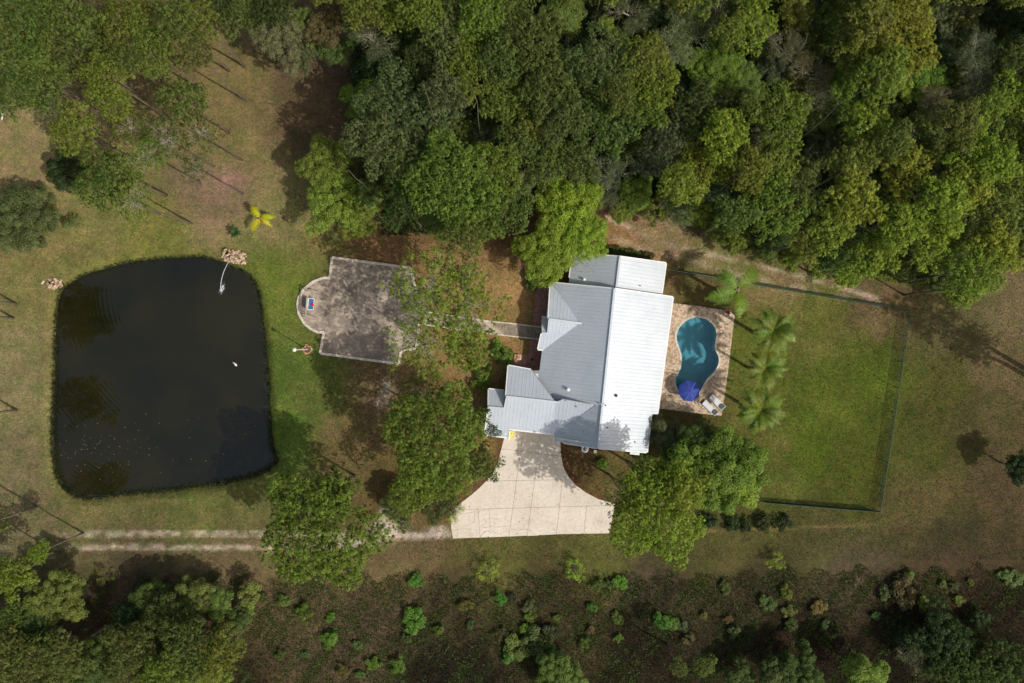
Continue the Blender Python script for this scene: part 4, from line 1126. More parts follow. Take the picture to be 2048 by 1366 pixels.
def tree(px, py, r, kind, tone, zc=None, label=None, group=None, base=None, squash=1.0):
    nm, words, cat, z0 = KIND[kind]
    zc = zc if zc is not None else z0 * rt.uniform(.88, 1.12)
    if base is not None:
        g = G(*base)
    else:
        g = G(px, py, zc); g = Vector((g.x, g.y, 0))
    R = r * S * (1 - zc / H)
    key = kind
    if kind == 'pine' and R < 2.9: key = 'pinemed'
    if kind == 'pine' and r >= 84: key = 'pinebig'
    if kind == 'broad' and R < 2.6: key = 'broadmed'
    if kind == 'broad' and R < 1.6: key = 'shrub'
    v = rt.choice(VAR[key]); s = R / v['R']
    th = zc - (v['R'] * s) * .25
    if kind == 'shrub' : th = .25
    if kind == 'airy': th = .4
    th = max(th, .2)
    t = empty(nm, g, rt.uniform(0, 6.28))
    col = [c * rt.uniform(.9, 1.1) for c in TONE[tone]]
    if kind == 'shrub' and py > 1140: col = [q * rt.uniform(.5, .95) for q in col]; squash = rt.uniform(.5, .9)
    top = Vector((0, 0, th))
    if base is not None:   # lean so that the crown sits where the picture shows it
        gc_ = G(px, py, zc); off = Vector((gc_.x - g.x, gc_.y - g.y, 0))
        if off.length > 2.5: off = off.normalized() * 2.5
        rz = t.rotation_euler.z; off = Vector((off.x * math.cos(-rz) - off.y * math.sin(-rz), off.x * math.sin(-rz) + off.y * math.cos(-rz), 0)); top = top + off
    else: off = Vector((0, 0, 0))
    c = link("crown", v['crown'], t, top, None, (s, s, s * squash)); c.color = (*col, 1)
    l = link("limbs", v['limb'], t, top, None, (s, s, s * squash))
    hz = math.atan2(off.length, th); tz = (th) / v['th']
    ts = max(.6, s) * (2.2 if px > 2200 else 1)
    k = link("trunk", v['trunk'], t, top, None, (ts, ts, tz * math.sqrt(1 + (off.length / th) ** 2)))
    if off.length > .05: k.rotation_euler = off.cross(Vector((0, 0, 1))).length and Vector((off.x, off.y, th)).to_track_quat('Z', 'Y').to_euler()
    TREES.append(dict(o=t, px=px, py=py, r=r, tone=tone, words=words, kind=kind, label=label, group=group, cat=cat))
    return t

P_, SP, B_, W_, BA = 'pine', 'sparse', 'broad', 'wispy', 'bare'
# --- pines over the lawn above the pond
for a in ((55,45,66,P_,'mid green'),(132,28,58,P_,'mid green'),(150,105,62,P_,'mid green'),(248,38,58,P_,'olive green'),(300,95,58,P_,'olive green'),(352,40,46,P_,'mid green'),(398,40,42,P_,'olive green'),
          (28,125,50,P_,'mid green'),(92,165,55,P_,'mid green'),(208,152,46,P_,'olive green'),(30,190,42,P_,'mid green'),(225,205,38,P_,'olive green'),(258,255,40,SP,'olive green'),
          (150,262,50,P_,'olive green'),(370,200,46,P_,'mid green'),(330,275,52,SP,'mid green'),(398,262,44,SP,'mid green'),(225,345,52,P_,'mid green'),(262,402,44,SP,'olive green'),(190,380,40,P_,'mid green'),(390,335,30,SP,'mid green'),(290,310,44,SP,'olive green'),(70,115,46,P_,'olive green'),(390,110,36,P_,'mid green'),(90,210,34,SP,'mid green'),(250,120,36,P_,'mid green'),(5,60,40,P_,'mid green')):
    tree(*a, group="pines over the lawn above the pond")
tree(135,345,40,B_,'dark green',4.0, label="low dark green leafy tree shaded under the pines above the pond")
tree(22,85,40,B_,'deep green',6.0); tree(185,70,36,B_,'deep green',7.0); tree(215,105,30,B_,'deep green',7.0)
tree(52,440,64,B_,'brownish olive',3.2, label="broad round olive brown tree on the tan lawn above the left end of the pond")
# --- top edge between the lawn and the forest
for a in ((490,22,50,P_,'mid green',12),(560,70,58,W_,'pale grey green',8),(548,20,40,P_,'deep green',13),(610,50,34,W_,'mid green',8),(655,48,44,W_,'bronze',9),(600,110,30,W_,'dusty green',7),(670,105,34,B_,'deep green',6),(435,18,34,P_,'deep green',12)):
    tree(*a)
# --- the forest, crown by crown
for a in ((720,18,44,P_,'olive green'),(786,25,44,P_,'olive green'),(842,22,42,P_,'olive green'),(905,28,40,P_,'mid green'),(962,30,46,P_,'olive green'),(1012,22,44,P_,'mid green'),(1130,25,42,B_,'mid green'),
          (745,80,44,BA,'dusty green'),(800,95,50,B_,'deep green',7),(887,62,52,P_,'grey green'),(852,112,46,P_,'deep green'),(945,95,50,P_,'olive green'),(938,150,58,P_,'olive green'),(888,185,44,P_,'grey green'),
          (760,140,46,B_,'dark green',6),(735,200,44,B_,'bright green',6),(803,232,92,P_,'grey green'),(760,290,66,P_,'grey green'),(1067,84,66,P_,'mid green'),(1005,200,50,P_,'olive green'),(1000,120,48,P_,'mid green'),
          (1094,185,54,P_,'mid green'),(1060,255,48,P_,'olive green'),(1132,238,50,P_,'mid green'),(1202,256,72,P_,'mid green'),(1205,118,66,P_,'grey green'),(1150,150,46,P_,'grey green'),(1303,165,58,P_,'yellow olive'),
          (1288,108,44,P_,'olive green'),(1238,192,38,P_,'mid green'),(1300,215,40,P_,'olive green'),(1363,58,54,BA,'pale grey green'),(1355,100,44,BA,'pale grey green'),(1262,25,46,BA,'dusty green'),(1312,35,46,W_,'dusty green'),
          (1428,40,42,BA,'dusty green'),(1427,138,58,B_,'bright green'),(1481,168,48,B_,'mid green'),(1387,215,50,P_,'deep green'),(1330,280,44,P_,'dusty green'),(1448,270,50,P_,'yellow olive'),(1405,335,56,P_,'yellow olive'),
          (1360,370,42,P_,'yellow olive'),(1345,300,44,BA,'dusty green'),(1505,52,50,P_,'yellow olive'),(1460,60,34,P_,'olive green'),(1500,340,46,P_,'olive green'),(1587,27,40,B_,'olive green'),(1574,100,42,BA,'dusty green'),
          (1610,90,40,W_,'mid green'),(1625,145,42,BA,'bronze'),(1793,70,88,P_,'yellow olive'),(1765,150,54,P_,'olive green'),(1709,108,48,P_,'olive green'),(1740,30,52,P_,'olive green'),(1670,40,44,B_,'mid green'),
          (1796,168,34,B_,'lime green',8),(1680,170,38,B_,'bright green',8),(1850,155,40,B_,'bright green'),(1887,22,46,W_,'pale grey green'),(1911,82,40,W_,'pale grey green'),(1863,205,38,BA,'bronze'),(1895,150,36,W_,'mid green'),
          (1948,165,46,BA,'dusty green'),(1950,100,44,BA,'dusty green'),(1990,35,50,W_,'dusty green'),(2015,10,20,B_,'yellow green'),(2030,190,44,P_,'yellow olive'),(2030,110,40,W_,'deep green'),
          (1560,235,66,P_,'olive green'),(1545,330,52,P_,'olive green'),(1550,415,64,P_,'olive green'),(1730,252,52,P_,'yellow olive'),(1702,335,56,P_,'olive green'),(1709,400,56,P_,'yellow olive'),(1812,340,56,P_,'yellow olive'),
          (1788,282,38,P_,'mid green'),(1938,300,62,P_,'yellow olive'),(1935,370,56,P_,'yellow olive'),(1915,250,48,P_,'mid green'),(1885,408,56,P_,'yellow olive'),(1990,330,46,P_,'yellow olive'),(2028,350,44,P_,'olive green'),
          (1990,430,56,P_,'olive green'),(2038,270,40,P_,'olive green'),(1975,220,40,P_,'olive green'),(1803,455,46,P_,'yellow olive'),(1640,230,42,B_,'mid green'),(1650,290,44,W_,'dusty green'),(1640,190,34,BA,'dusty green'),
          (1610,480,40,P_,'olive green'),(1660,455,50,P_,'yellow olive'),(1760,495,48,P_,'yellow olive'),(1720,530,40,P_,'yellow green'),(1955,540,60,P_,'yellow green'),(1930,575,40,P_,'yellow green'),(1990,500,48,P_,'yellow olive'),
          (1860,500,46,P_,'yellow olive'),(1890,455,40,P_,'olive green'),(2035,500,40,W_,'olive green'),(1470,430,40,P_,'mid green'),(1600,400,44,P_,'mid green'),
          (904,368,92,P_,'olive green'),(985,340,60,P_,'olive green'),(1010,410,60,P_,'mid green'),(960,430,52,P_,'olive green'),(1030,300,46,P_,'mid green'),(830,350,54,P_,'mid green'),(808,410,46,P_,'deep green'),
          (1150,320,48,P_,'mid green'),(1095,330,44,P_,'mid green'),(1219,345,40,BA,'dusty green'),(1270,385,36,B_,'bright green',4),(1215,395,30,BA,'dusty green',4),(930,470,44,P_,'mid green')):
    tree(*a, group="forest canopy behind the house")
# slender lime crown
tree(1210,48,17,B_,'lime green',9, label="narrow lime green crown in the forest, upper left of three along a slant"); tree(1228,68,16,B_,'lime green',9, label="narrow lime green crown in the forest, middle of three along a slant"); tree(1245,86,14,B_,'lime green',9, label="narrow lime green crown in the forest, lower right of three along a slant")
# forest fringe scrub along the dirt track
for a in ((1352,425,44,BA,'pale grey green',3),(1330,405,30,W_,'olive green',3),(1392,415,36,W_,'olive green',3),(1438,445,34,W_,'olive green',3),(1300,425,24,B_,'mid green',2),(1470,475,30,W_,'olive green',3),(1500,495,24,B_,'mid green',2),
          (1540,500,28,W_,'mid green',3),(1580,515,26,W_,'olive green',3),(1170,380,40,W_,'olive green',4),(1245,420,26,W_,'olive green',2.5),(1640,530,26,B_,'olive green',3),(1690,550,26,W_,'yellow olive',3),(1905,575,26,W_,'olive green',3),(1120,350,34,BA,'bronze',4)):
    tree(*a, group="scrub along the forest edge")
# fill the remaining gaps of the forest with understorey trees
FORE = [(700,-30),(705,150),(720,340),(765,470),(990,465),(1060,400),(1130,350),(1225,395),(1400,440),(1560,500),(1700,540),(1850,560),(1930,560),(2060,500),(2090,-30)]
cnt = 0; att = 0
while cnt < 85 and att < 9000:
    att += 1
    x, y = rt.uniform(700, 2085), rt.uniform(-25, 560)
    if not inside(np.array([x]), np.array([y]), FORE)[0]: continue
    if any(math.hypot(x - t['px'], y - t['py']) < .62 * t['r'] + 13 for t in TREES): continue
    r = rt.uniform(26, 40)
    k = rt.choice([B_, B_, P_, W_, B_]); tn = rt.choice(['deep green', 'deep green', 'dark green', 'mid green', 'dusty green'])
    tree(x, y, r, k, tn, rt.uniform(6.0, 9.5), group="understorey trees in the forest gaps"); cnt += 1
# forest just outside the picture
for x in range(660, 2200, 62): tree(x + rt.uniform(-15, 15), -48 + rt.uniform(-12, 12), rt.uniform(48, 62), P_, rt.choice(['mid green', 'olive green']), group="forest beyond the top edge")
for y in range(40, 560, 66): tree(2110 + rt.uniform(-12, 12), y, rt.uniform(48, 60), P_, 'olive green', group="forest beyond the right edge")

# --- trees round the house and court
tree(655,330,56,W_,'olive green',6, label="feathery olive tree left of the forest, above its twin beside the tan lawn")
tree(668,402,60,W_,'yellow green',6, label="feathery yellow green tree beside the tan lawn between palm and forest")
tree(715,430,46,W_,'olive green',5, label="feathery olive tree above the top edge of the stained court"); tree(740,360,44,W_,'mid green',5, label="feathery mid green tree tucked between the lawn and the grey green pine")
tree(1140,430,72,W_,'lime green',5.5, label="bright lime green tree between the dirt track and the north roof"); tree(1098,500,64,W_,'lime green',6, label="bright lime green tree overhanging the north roof corner"); tree(1165,475,50,W_,'lime green',6, label="bright lime green tree brushing the top of the north roof")
tree(1075,555,25,'shrub','deep green',1.0, label="dark green shrub at the top end of the brick path")
tree(858,580,88,SP,'yellow olive',15, label="open pine with bare limbs spreading over the right half of the court", base=(885,612))
tree(940,610,80,SP,'yellow green',14.5, label="open pine with bare limbs over the garden walk and lawn", base=(905,622))
tree(848,690,72,SP,'yellow green',14, label="open pine over the lower right corner of the court", base=(858,682)); tree(925,545,52,SP,'mid green',12, label="thin open pine crown above the garden walk"); tree(935,690,50,P_,'olive green',11, label="small pine crown left of the round shrubs beside the garden walk")
tree(868,878,104,P_,'olive green',15, label="large dense pine on the lawn left of the garage"); tree(848,800,58,SP,'olive green',11, label="thin pine crown above the large dense pine left of the garage")
tree(935,850,42,P_,'mid green',10, label="small pine crown touching the left wall of the garage wing"); tree(965,925,38,P_,'mid green',9, label="small pine crown leaning over the left edge of the driveway throat"); tree(925,930,44,P_,'mid green',10, label="pine crown between the large pine and the driveway curve")
tree(986,862,15,P_,'deep green',8, label="little pine sprig hanging over the corner of the garage roof"); tree(840,965,62,P_,'olive green',10, label="pine crown below the large dense pine, above the sand patch")
tree(905,1028,24,'airy','yellow olive',2.0, label="pale leaved bush spilling over the left corner of the driveway"); tree(870,1000,44,W_,'brownish olive',3, label="low brownish bush between the pine and the left driveway corner"); tree(800,1010,40,W_,'brownish olive',3, label="low brownish bush at the top of the sand patch")
tree(642,1065,118,P_,'olive green',13, label="big spreading pine with grey limbs standing over the sandy track"); tree(668,985,46,P_,'mid green',11, label="pine crown joined to the upper right of the big track pine"); tree(600,1010,44,SP,'deep green',11, label="shaded pine crown at the upper left of the big track pine")
tree(1440,938,82,B_,'bright green',6.5, label="big bright green leafy tree at the lower right corner of the house"); tree(1400,890,48,B_,'deep green',5.5, label="darker green leafy tree between the pool deck and the big bright tree"); tree(1478,968,44,B_,'yellow green',6, label="yellow green leafy crown on the right flank of the big bright tree")
tree(1340,872,38,B_,'dusty green',3.5, label="dull green small tree against the lower right corner of the house"); tree(1352,920,34,B_,'deep green',4, label="deep green small tree between the house corner and the large pine")
tree(1312,1030,94,P_,'yellow olive',13.5, label="large yellow olive pine at the right end of the driveway"); tree(1300,965,52,P_,'olive green',12.5, label="upper crown of pine between the house and the driveway end"); tree(1248,990,44,SP,'mid green',13, label="open pine reaching over the right corner of the driveway"); tree(1365,985,46,P_,'yellow olive',14, label="pine crown where the large pine meets the bright leafy tree")
tree(965,757,24,'shrub','bright green',1.2, label="round bright green shrub nearer the garage, lower of two"); tree(1003,707,23,'shrub','bright green',1.2, label="round bright green shrub beside the brick path, upper of two"); tree(1203,925,13,'shrub','bright green',.7, label="small round bright shrub below the south eave")
for k, (x, y) in enumerate(((1210,505),(1225,507),(1240,508),(1255,511),(1270,514),(1286,517),(1302,519))):
    tree(x, y - 5, 11, 'shrub', 'deep green' if k != 6 else 'bronze', .6, group="hedge shrubs along the north wall", label="%s shrub in the hedge along the north wall, %s from the left" % ('bronze' if k == 6 else 'deep green', ['first', 'second', 'third', 'fourth', 'fifth', 'sixth', 'seventh'][k]))
tree(210,1152,20,'airy','mid green',.8, label="small feathery green sapling below the left end of the sandy track")
# --- leftmost pines, crowns outside the picture but trunks in view
for (bx, by, zc, lb_) in ((32,607,14,"upper of two pines leaning out of the left edge beside the pond"),(27,636,14,"lower of two pines leaning out of the left edge beside the pond"),(34,820,14,"lone pine trunk at the left edge beside the middle of the pond"),(74,1013,13,"pine trunk at the left edge below the pond")):
    k = 1 / (1 - zc / H); tree(1024 + (bx - 1024) * k, 683 + (by - 683) * k, 68, P_, 'mid green', zc, label=lb_, group="pines at the left edge")
tree(2322, 766, 74, P_, 'mid green', 18.5, label="tall pine outside the right edge whose crown shades the lawn by the fence"); tree(2295, 803, 50, P_, 'mid green', 14, label="tall pine outside the right edge casting a long trunk shadow")
tree(2042,935,32,B_,'dark green',4, label="dark green leafy tree cut by the right edge")
# --- lower left woods
for a in ((25,1150,44,P_,'yellow olive',9),(78,1105,22,P_,'yellow olive',9),(112,1195,54,B_,'mid green',6),(62,1250,50,B_,'deep green',6),(18,1235,28,P_,'mid green',8),(262,1235,34,B_,'dark green',4),(305,1195,36,B_,'deep green',4),
          (335,1245,60,W_,'deep green',6),(395,1190,36,B_,'mid green',4),(440,1205,32,B_,'mid green',3.5),(497,1188,24,B_,'mid green',3),(478,1240,28,B_,'deep green',2.5),(375,1300,60,P_,'mid green',9),(440,1310,44,P_,'olive green',9),
          (262,1310,60,P_,'mid green',8),(190,1330,54,B_,'deep green',6),(60,1330,66,P_,'mid green',9),(130,1310,44,P_,'mid green',9),(330,1345,50,P_,'olive green',9),(20,1300,46,P_,'mid green',9),(400,1355,44,W_,'olive green',7),(495,1215,18,B_,'bright green',2),(455,1265,30,B_,'mid green',3)):
    tree(*a, group="lower left woods")
# --- lower right woods
for a in ((1885,1285,66,W_,'dark green',3),(1840,1310,50,BA,'dusty green',3),(1960,1345,50,P_,'deep green',4),(2015,1325,50,P_,'deep green',4),(1905,1340,44,P_,'deep green',4),(1730,1352,40,B_,'olive green',5),(1600,1350,46,B_,'deep green',4),(1550,1345,34,B_,'deep green',4),
          (1358,1335,18,P_,'mid green',7),(1410,1330,22,P_,'mid green',8),(1120,1352,48,B_,'mid green',3),(1480,1350,30,B_,'deep green',2.5),(1955,1235,20,B_,'dark green',1.2)):
    tree(*a, group="lower right woods")
# --- shrubs on the brown scrub
ORD = 0
for x, y, r, tn, kd in ((828,1162,17,'bright green','shrub'),(831,1240,26,'bright green','shrub'),(880,1260,12,'bright green','shrub'),(812,1278,10,'bright green','shrub'),(568,1207,14,'mid green','shrub'),(607,1228,18,'bright green','shrub'),(660,1236,10,'bright green','shrub'),
      (662,1280,19,'bright green','shrub'),(715,1292,10,'mid green','shrub'),(745,1330,15,'bright green','shrub'),(795,1332,17,'bright green','shrub'),(685,1345,14,'mid green','shrub'),(720,1350,9,'bright green','shrub'),(930,1213,14,'bright green','shrub'),(1000,1198,14,'bright green','shrub'),
      (978,1140,27,'yellow olive','airy'),(1150,1140,25,'lime green','airy'),(1243,1165,15,'bright green','shrub'),(1222,1168,10,'mid green','shrub'),(1197,1172,13,'mid green','shrub'),(1185,1215,10,'bright green','shrub'),(1113,1235,9,'bright green','shrub'),(1055,1215,15,'mid green','shrub'),
      (1058,1232,12,'bright green','shrub'),(1050,1255,11,'bright green','shrub'),(1236,1240,13,'bright green','shrub'),(1183,1258,9,'mid green','shrub'),(1327,1245,18,'bright green','shrub'),(1345,1250,16,'bright green','shrub'),(1368,1250,12,'mid green','shrub'),(1168,1287,12,'mid green','shrub'),
      (1237,1277,9,'bright green','shrub'),(1378,1280,12,'mid green','shrub'),(1453,1178,13,'bright green','shrub'),(1410,1231,9,'bright green','shrub'),(1457,1239,9,'mid green','shrub'),(1473,1265,13,'mid green','shrub'),(1575,1187,14,'bright green','shrub'),(1536,1210,17,'bright green','shrub'),
      (1580,1225,14,'mid green','shrub'),(1640,1215,16,'mid green','shrub'),(1586,1252,14,'deep green','shrub'),(1550,1122,21,'lime green','airy'),(1823,1155,14,'bright green','shrub'),(1808,1185,30,'mid green','shrub'),(1770,1190,16,'deep green','shrub'),(1888,1167,9,'bright green','shrub'),
      (1909,1173,9,'mid green','shrub'),(1918,1198,12,'bright green','shrub'),(1943,1165,7,'mid green','shrub'),(2003,1148,9,'bright green','shrub'),(2030,1160,20,'mid green','shrub'),(1850,1210,14,'mid green','shrub'),(1030,1300,26,'mid green','shrub'),(1075,1285,30,'mid green','shrub'),(1100,1262,20,'deep green','shrub'),
      (1092,1300,20,'mid green','shrub'),(1015,1315,16,'mid green','shrub'),(1000,1270,14,'deep green','shrub'),(1025,1195,10,'deep green','shrub'),(525,1200,12,'mid green','shrub'),(1650,1250,10,'deep green','shrub'),(1750,1230,10,'deep green','shrub'),(560,1310,11,'deep green','shrub'),(610,1310,8,'mid green','shrub'),(940,1250,9,'deep green','shrub')):
    tree(x, y, r, kd, tn, .9 if r > 12 else .5, group="shrubs scattered on the brown scrub")
for k, (x, y, r) in enumerate(((1422,1047,18),(1468,1048,16),(1495,1052,14),(1527,1047,18),(1568,1048,18))):
    tree(x, y, r, 'shrub', 'dark green', 1.1, group="dark shrub row below the back lawn", label="dark green shrub in the row below the big leafy tree, %s from the left" % ['first', 'second', 'third', 'fourth', 'fifth'][k])

# --- automatic labels: place within named stretches of the picture, ranked left to right
ORDN = "first second third fourth fifth sixth seventh eighth ninth tenth eleventh twelfth thirteenth fourteenth fifteenth sixteenth seventeenth eighteenth nineteenth twentieth".split()
ZN = {"pines over the lawn above the pond": ("the pond pines", 95), "forest canopy behind the house": ("forest", 75), "understorey trees in the forest gaps": ("forest gaps", 80),
      "scrub along the forest edge": ("forest edge", 400), "lower left woods": ("lower left woods", 60), "lower right woods": ("lower right woods", 90), "shrubs scattered on the brown scrub": ("brown scrub", 45)}
ROWS = ["top", "second", "third", "fourth", "fifth", "sixth", "seventh", "eighth"]
bl = {}
for t in TREES:
    if t['group']: t['o']['group'] = t['group']
    t['o']['category'] = t['cat']
    if t['label']: t['o']['label'] = t['label']; continue
    bl.setdefault(t['group'], []).append(t)
for g_, ts in bl.items():
    if g_ in ("forest beyond the top edge", "forest beyond the right edge"):
        for t in ts: t['o']['label'] = "pine of the forest just outside the " + ("top edge of the photo" if "top" in g_ else "right edge of the photo")
        continue
    if g_ is None:
        for i, t in enumerate(sorted(ts, key=lambda q: q['px'])): t['o']['label'] = "%s %s between lawn and forest, top edge, %s from left" % (t['tone'], t['words'], ORDN[i % 20])
        continue
    nm, step = ZN[g_]; y0 = min(t['py'] for t in ts); rws = {}
    for t in ts: rws.setdefault(int((t['py'] - y0) // step), []).append(t)
    for ri, (rk, rr_) in enumerate(sorted(rws.items())):
        rr_.sort(key=lambda q: q['px']); half = len(rr_) > 12
        for i, t in enumerate(rr_):
            if half and i >= len(rr_) / 2: pos = "%s from the right" % ORDN[len(rr_) - 1 - i]
            else: pos = "%s from the left" % ORDN[i]
            t['o']['label'] = "%s %s in %s row of %s, %s" % (t['tone'], t['words'], ROWS[min(ri, 7)], nm, pos)

# ------------------------------------------------------------------ palms
def frond_mesh(seed, L=2.9, droop=1.0, wid=.42, n=34):
    rng = np.random.default_rng(seed); V = []; Fc = []; T = []
    def pt(f): return np.array([L * f * (1 - .12 * f * f), 0, .55 * math.sin(f * 2.2) * L * .28 - droop * f ** 2.3 * L * .33])
    mb = MB(); mb.tube([pt(i / 7) for i in range(8)], [.035 * (1 - .8 * i / 7) for i in range(8)], 4, cap=False)
    for v in mb.v: V.append(v); T.append((1.5, 1.2, .9))
    for f in mb.f: Fc.append((f[0], f[1], f[2])); Fc.append((f[0], f[2], f[3]))
    for i in range(n):
        f = .1 + .9 * i / n; p = pt(f); q = pt(min(1, f + .05)); d = unit(q - p) if f < .95 else unit(pt(1) - pt(.9))
        ln = wid * 1.15 * (.5 + 1.0 * math.sin(min(1, f * 1.15) * math.pi) ** .6) * (1 - .35 * f)
        for sg in (-1, 1):
            for rep in range(2):
                tip = p + np.array([0, sg, 0]) * ln * rng.uniform(.75, 1.1) + d * ln * rng.uniform(.35, .75) + np.array([0, 0, rng.uniform(-.28, .22) * ln])
                w = d * .036; k = len(V); V += [p - w, p + w, tip]; Fc.append((k, k + 1, k + 2)); c = rng.uniform(.75, 1.3); T += [(c, c, c)] * 3
    return poly_mesh("frond", np.array(V), np.array(Fc), M['leaf'], np.array(T))
FM = [frond_mesh(i, droop=.8 + .3 * i, n=42) for i in range(4)]
def palm(px, py, h, nf, scale, col, label, base=None, group="palms on the back lawn", name="palm_tree", dry=False, asym=None, seed=0):
    rr = random.Random(seed); g = G(px, py, h); g.z = 0
    t = empty(name, g, 0, label, "palm", group)
    mb = MB(); pts = [(0, 0, -.1), (.03, .02, h * .5), (0, 0, h)]; mb.tube(pts, [.22 * scale, .17 * scale, .2 * scale], 10); mb.build("trunk", M['bark'], t, smooth=True)
    MB().lathe([(.1 * scale, h - .5 * scale), (.3 * scale, h - .2 * scale), (.26 * scale, h), (.08 * scale, h + .15 * scale)], 10).build("crownshaft", M['bark'], t)
    for i in range(nf):
        a = asym[i] if asym else i * 2.39996 + rr.uniform(-.15, .15); f = i / nf
        el = (.75 - 1.05 * f) if not asym else rr.uniform(-.1, .25)
        s = scale * rr.uniform(.85, 1.12)
        o = link("frond", FM[rr.randrange(4)], t, (0, 0, h + .05), (rr.uniform(-.2, .2), -el, a), (s, s * (1 if not asym else 1.15), s))
        c = col if f < .8 else (col[0] * 1.35, col[1] * 1.1, col[2])
        o.color = (*[x * rr.uniform(.85, 1.15) for x in c], 1)
    return t
pg = (.19, .26, .04)
palm(1474,580,6.8,8,1.27,(.18,.29,.04),"bright green palm with few long fronds at the fence above the pool deck",asym=[.75,2.2,2.5,-2.55,-2.85,-1.5,-1.25,.95],seed=1)
palm(1547,662,7.6,26,1.05,pg,"full green palm beside the upper right edge of the pool deck",seed=2)
palm(1530,738,6.8,16,.9,pg,"thin yellowing palm, middle one right of the pool deck",seed=3)
palm(1522,820,6.8,26,1.03,pg,"full green palm beside the lower right corner of the pool deck",seed=4)
palm(521,436,2.0,6,.68,(.50,.56,.02),"yellow palm with six fronds on the lawn above the rock fountain",asym=[2.2,2.35,.2,.05,-2.2,-.6],seed=5,group=None)
palm(471,466,1.2,15,.3,(.05,.13,.03),"small round dark green palm on the lawn above the rock fountain",seed=6,group=None)
dry = link("dry_frond", FM[1], None, G(1588, 684, .3), (0, -.1, 1.9), (.35, .5, .3)); dry.color = (.6, .55, .4, 1); tag(dry, "pale dry frond lying on the lawn right of the palms", "frond")

# ------------------------------------------------------------------ loose ground cover (uncountable)
rng = np.random.default_rng(5)
def blades(name, n, box, L, W, mask, colf, zlift=0.0, spread=1.0, label=None):
    px = rng.uniform(box[0], box[2], n * 3); py = rng.uniform(box[1], box[3], n * 3)
    k = mask(px, py); px, py = px[k][:n], py[k][:n]; m = len(px)
    z = ground_height(px, py); x = (px - 1024) * S; y = (683 - py) * S
    c = np.stack([x, y, z + zlift], -1); a = rng.uniform(0, 2 * np.pi, m); tl = rng.uniform(.3, 1.3, m)
    d = np.stack([np.cos(a) * np.sin(tl), np.sin(a) * np.sin(tl), np.cos(tl)], -1); s = np.stack([-np.sin(a), np.cos(a), 0 * a], -1)
    l = (L * rng.uniform(.5, 1.3, m))[:, None]; w = W * .5
    V = np.stack([c - s * w, c + s * w, c + d * l], 1).reshape(-1, 3)
    t = np.repeat(colf(px, py, m)[:, None, :], 3, 1).reshape(-1, 3)
    me = poly_mesh(name, V, np.arange(len(V)).reshape(-1, 3), M['leaf'], t); o = link(name, me); o.color = (1, 1, 1, 1); return tag(o, kind="stuff")
paved = [DRIVE, COURT, DECK, BRICKS, WALK]
def free(px, py):
    k = np.ones(len(px), bool)
    for p in paved: k &= ~inside(px, py, p)
    k &= ~inside(px, py, POND); k &= ~inside(px, py, foot); return k
def gcol(px, py, m):
    c = ground_colour(px, py); v = rng.uniform(.55, 1.6, (m, 1)); w = rng.uniform(-.2, .2, (m, 1)); c = c * v
    c[:, 0:1] *= 1 + w * .5; return np.clip(c, 0, 1)
def fmask(px, py): return free(px, py) & ~inside(px, py, FORE)
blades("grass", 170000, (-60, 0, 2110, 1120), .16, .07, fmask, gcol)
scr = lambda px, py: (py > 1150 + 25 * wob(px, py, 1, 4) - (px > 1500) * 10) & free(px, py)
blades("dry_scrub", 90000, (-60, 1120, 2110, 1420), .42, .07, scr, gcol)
def weedcol(px, py, m):
    c = np.tile(np.array(TONE['deep green']), (m, 1)) * rng.uniform(.3, 1.3, (m, 1)); return c
weed = lambda px, py: (wob(px, py, 1.3, 8) + .8 * wob(px, py, 4, 2) > .2) & scr(px, py)
blades("scrub_weeds", 60000, (-60, 1120, 2110, 1420), .3, .12, weed, weedcol)
def ffl(px, py): return inside(px, py, FORE)
blades("forest_undergrowth", 70000, (690, -60, 2120, 600), .6, .22, ffl, lambda px, py, m: np.tile(np.array(TONE['dark green']), (m, 1)) * rng.uniform(.5, 1.6, (m, 1)), .2)
tw = [(1180,400),(1225,405),(1400,450),(1560,505),(1700,550),(1850,575),(1950,590),(1940,560),(1700,520),(1400,420),(1225,385)]
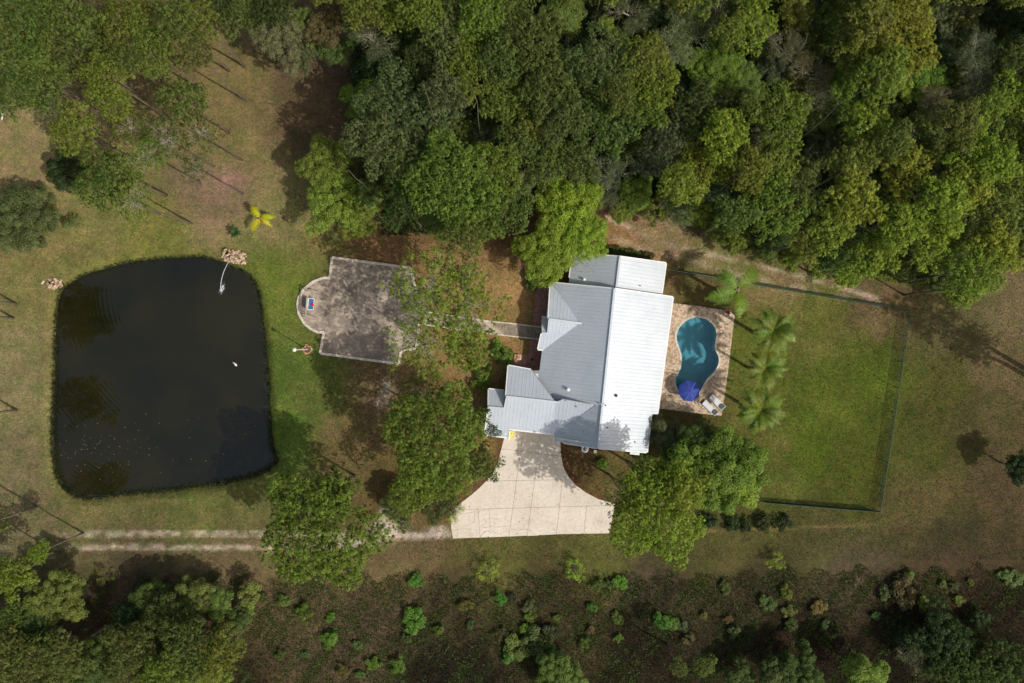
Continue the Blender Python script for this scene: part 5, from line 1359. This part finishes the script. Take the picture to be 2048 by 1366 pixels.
blades("verge_weeds", 22000, (1170, 380, 1960, 600), .4, .12, lambda px, py: inside(px, py, tw), lambda px, py, m: np.tile(np.array(TONE['olive green']), (m, 1)) * rng.uniform(.5, 1.5, (m, 1)), .02)
# dark reeds and weeds fringing the water
def fringe(px, py):
    d = sdf(px, py, POND); side = np.clip((py - 560) / 300, 0.12, 1) + (px > 500) * .35 + (py > 930) * .4
    return (d > -9 * side) & (d < 3.5) & (rng.uniform(0, 1, len(px)) < .5 + .5 * side)
blades("pond_reeds", 52000, (90, 500, 560, 1010), .5, .07, fringe, lambda px, py, m: np.tile(np.array([.035, .045, .018]), (m, 1)) * rng.uniform(.4, 2.0, (m, 1)), .12)
# fallen leaves on the drive
mb = MB(); rr = random.Random(16)
for k in range(420):
    x, y = rr.uniform(900, 1235), rr.uniform(870, 1076)
    if not inside(np.array([x]), np.array([y]), DRIVE)[0]: continue
    dd_ = float(dist_seg(np.array([x]), np.array([y]), DRIVE)[0])
    if rr.random() > math.exp(-dd_ / 9) + .06: continue
    p = G(x, y); s_ = rr.uniform(.03, .11); a = rr.uniform(0, 6.28)
    mb.add([(p.x + s_ * math.cos(a + q), p.y + s_ * .6 * math.sin(a + q), .075) for q in (0, 1.4, 2.9, 4.4)], [(0, 1, 2, 3)])
tag(mb.build("fallen_leaves", M['bark']), kind="stuff")
# leaves drifting on the pond
mb = MB(); rr = random.Random(6)
for k in range(150):
    if k % 3: u, v = rr.gauss(330, 150) / 1, rr.gauss(1080, 75)
    else: u, v = rr.uniform(300, 1240), rr.uniform(900, 1200)
    x, y = u * .9 / 2.355 + 40, 440 + v / 2.355
    if not inside(np.array([x]), np.array([y]), grow(POND, -12))[0]: continue
    p = G(x, y); s_ = rr.uniform(.03, .10); a = rr.uniform(0, 6.28)
    mb.add([(p.x + s_ * math.cos(a + q), p.y + s_ * .7 * math.sin(a + q), WZ + .012) for q in (0, 1.4, 2.9, 4.4)], [(0, 1, 2, 3)])
tag(mb.build("floating_leaves", simple("drift_leaf", (.11, .10, .05), .8)), kind="stuff")
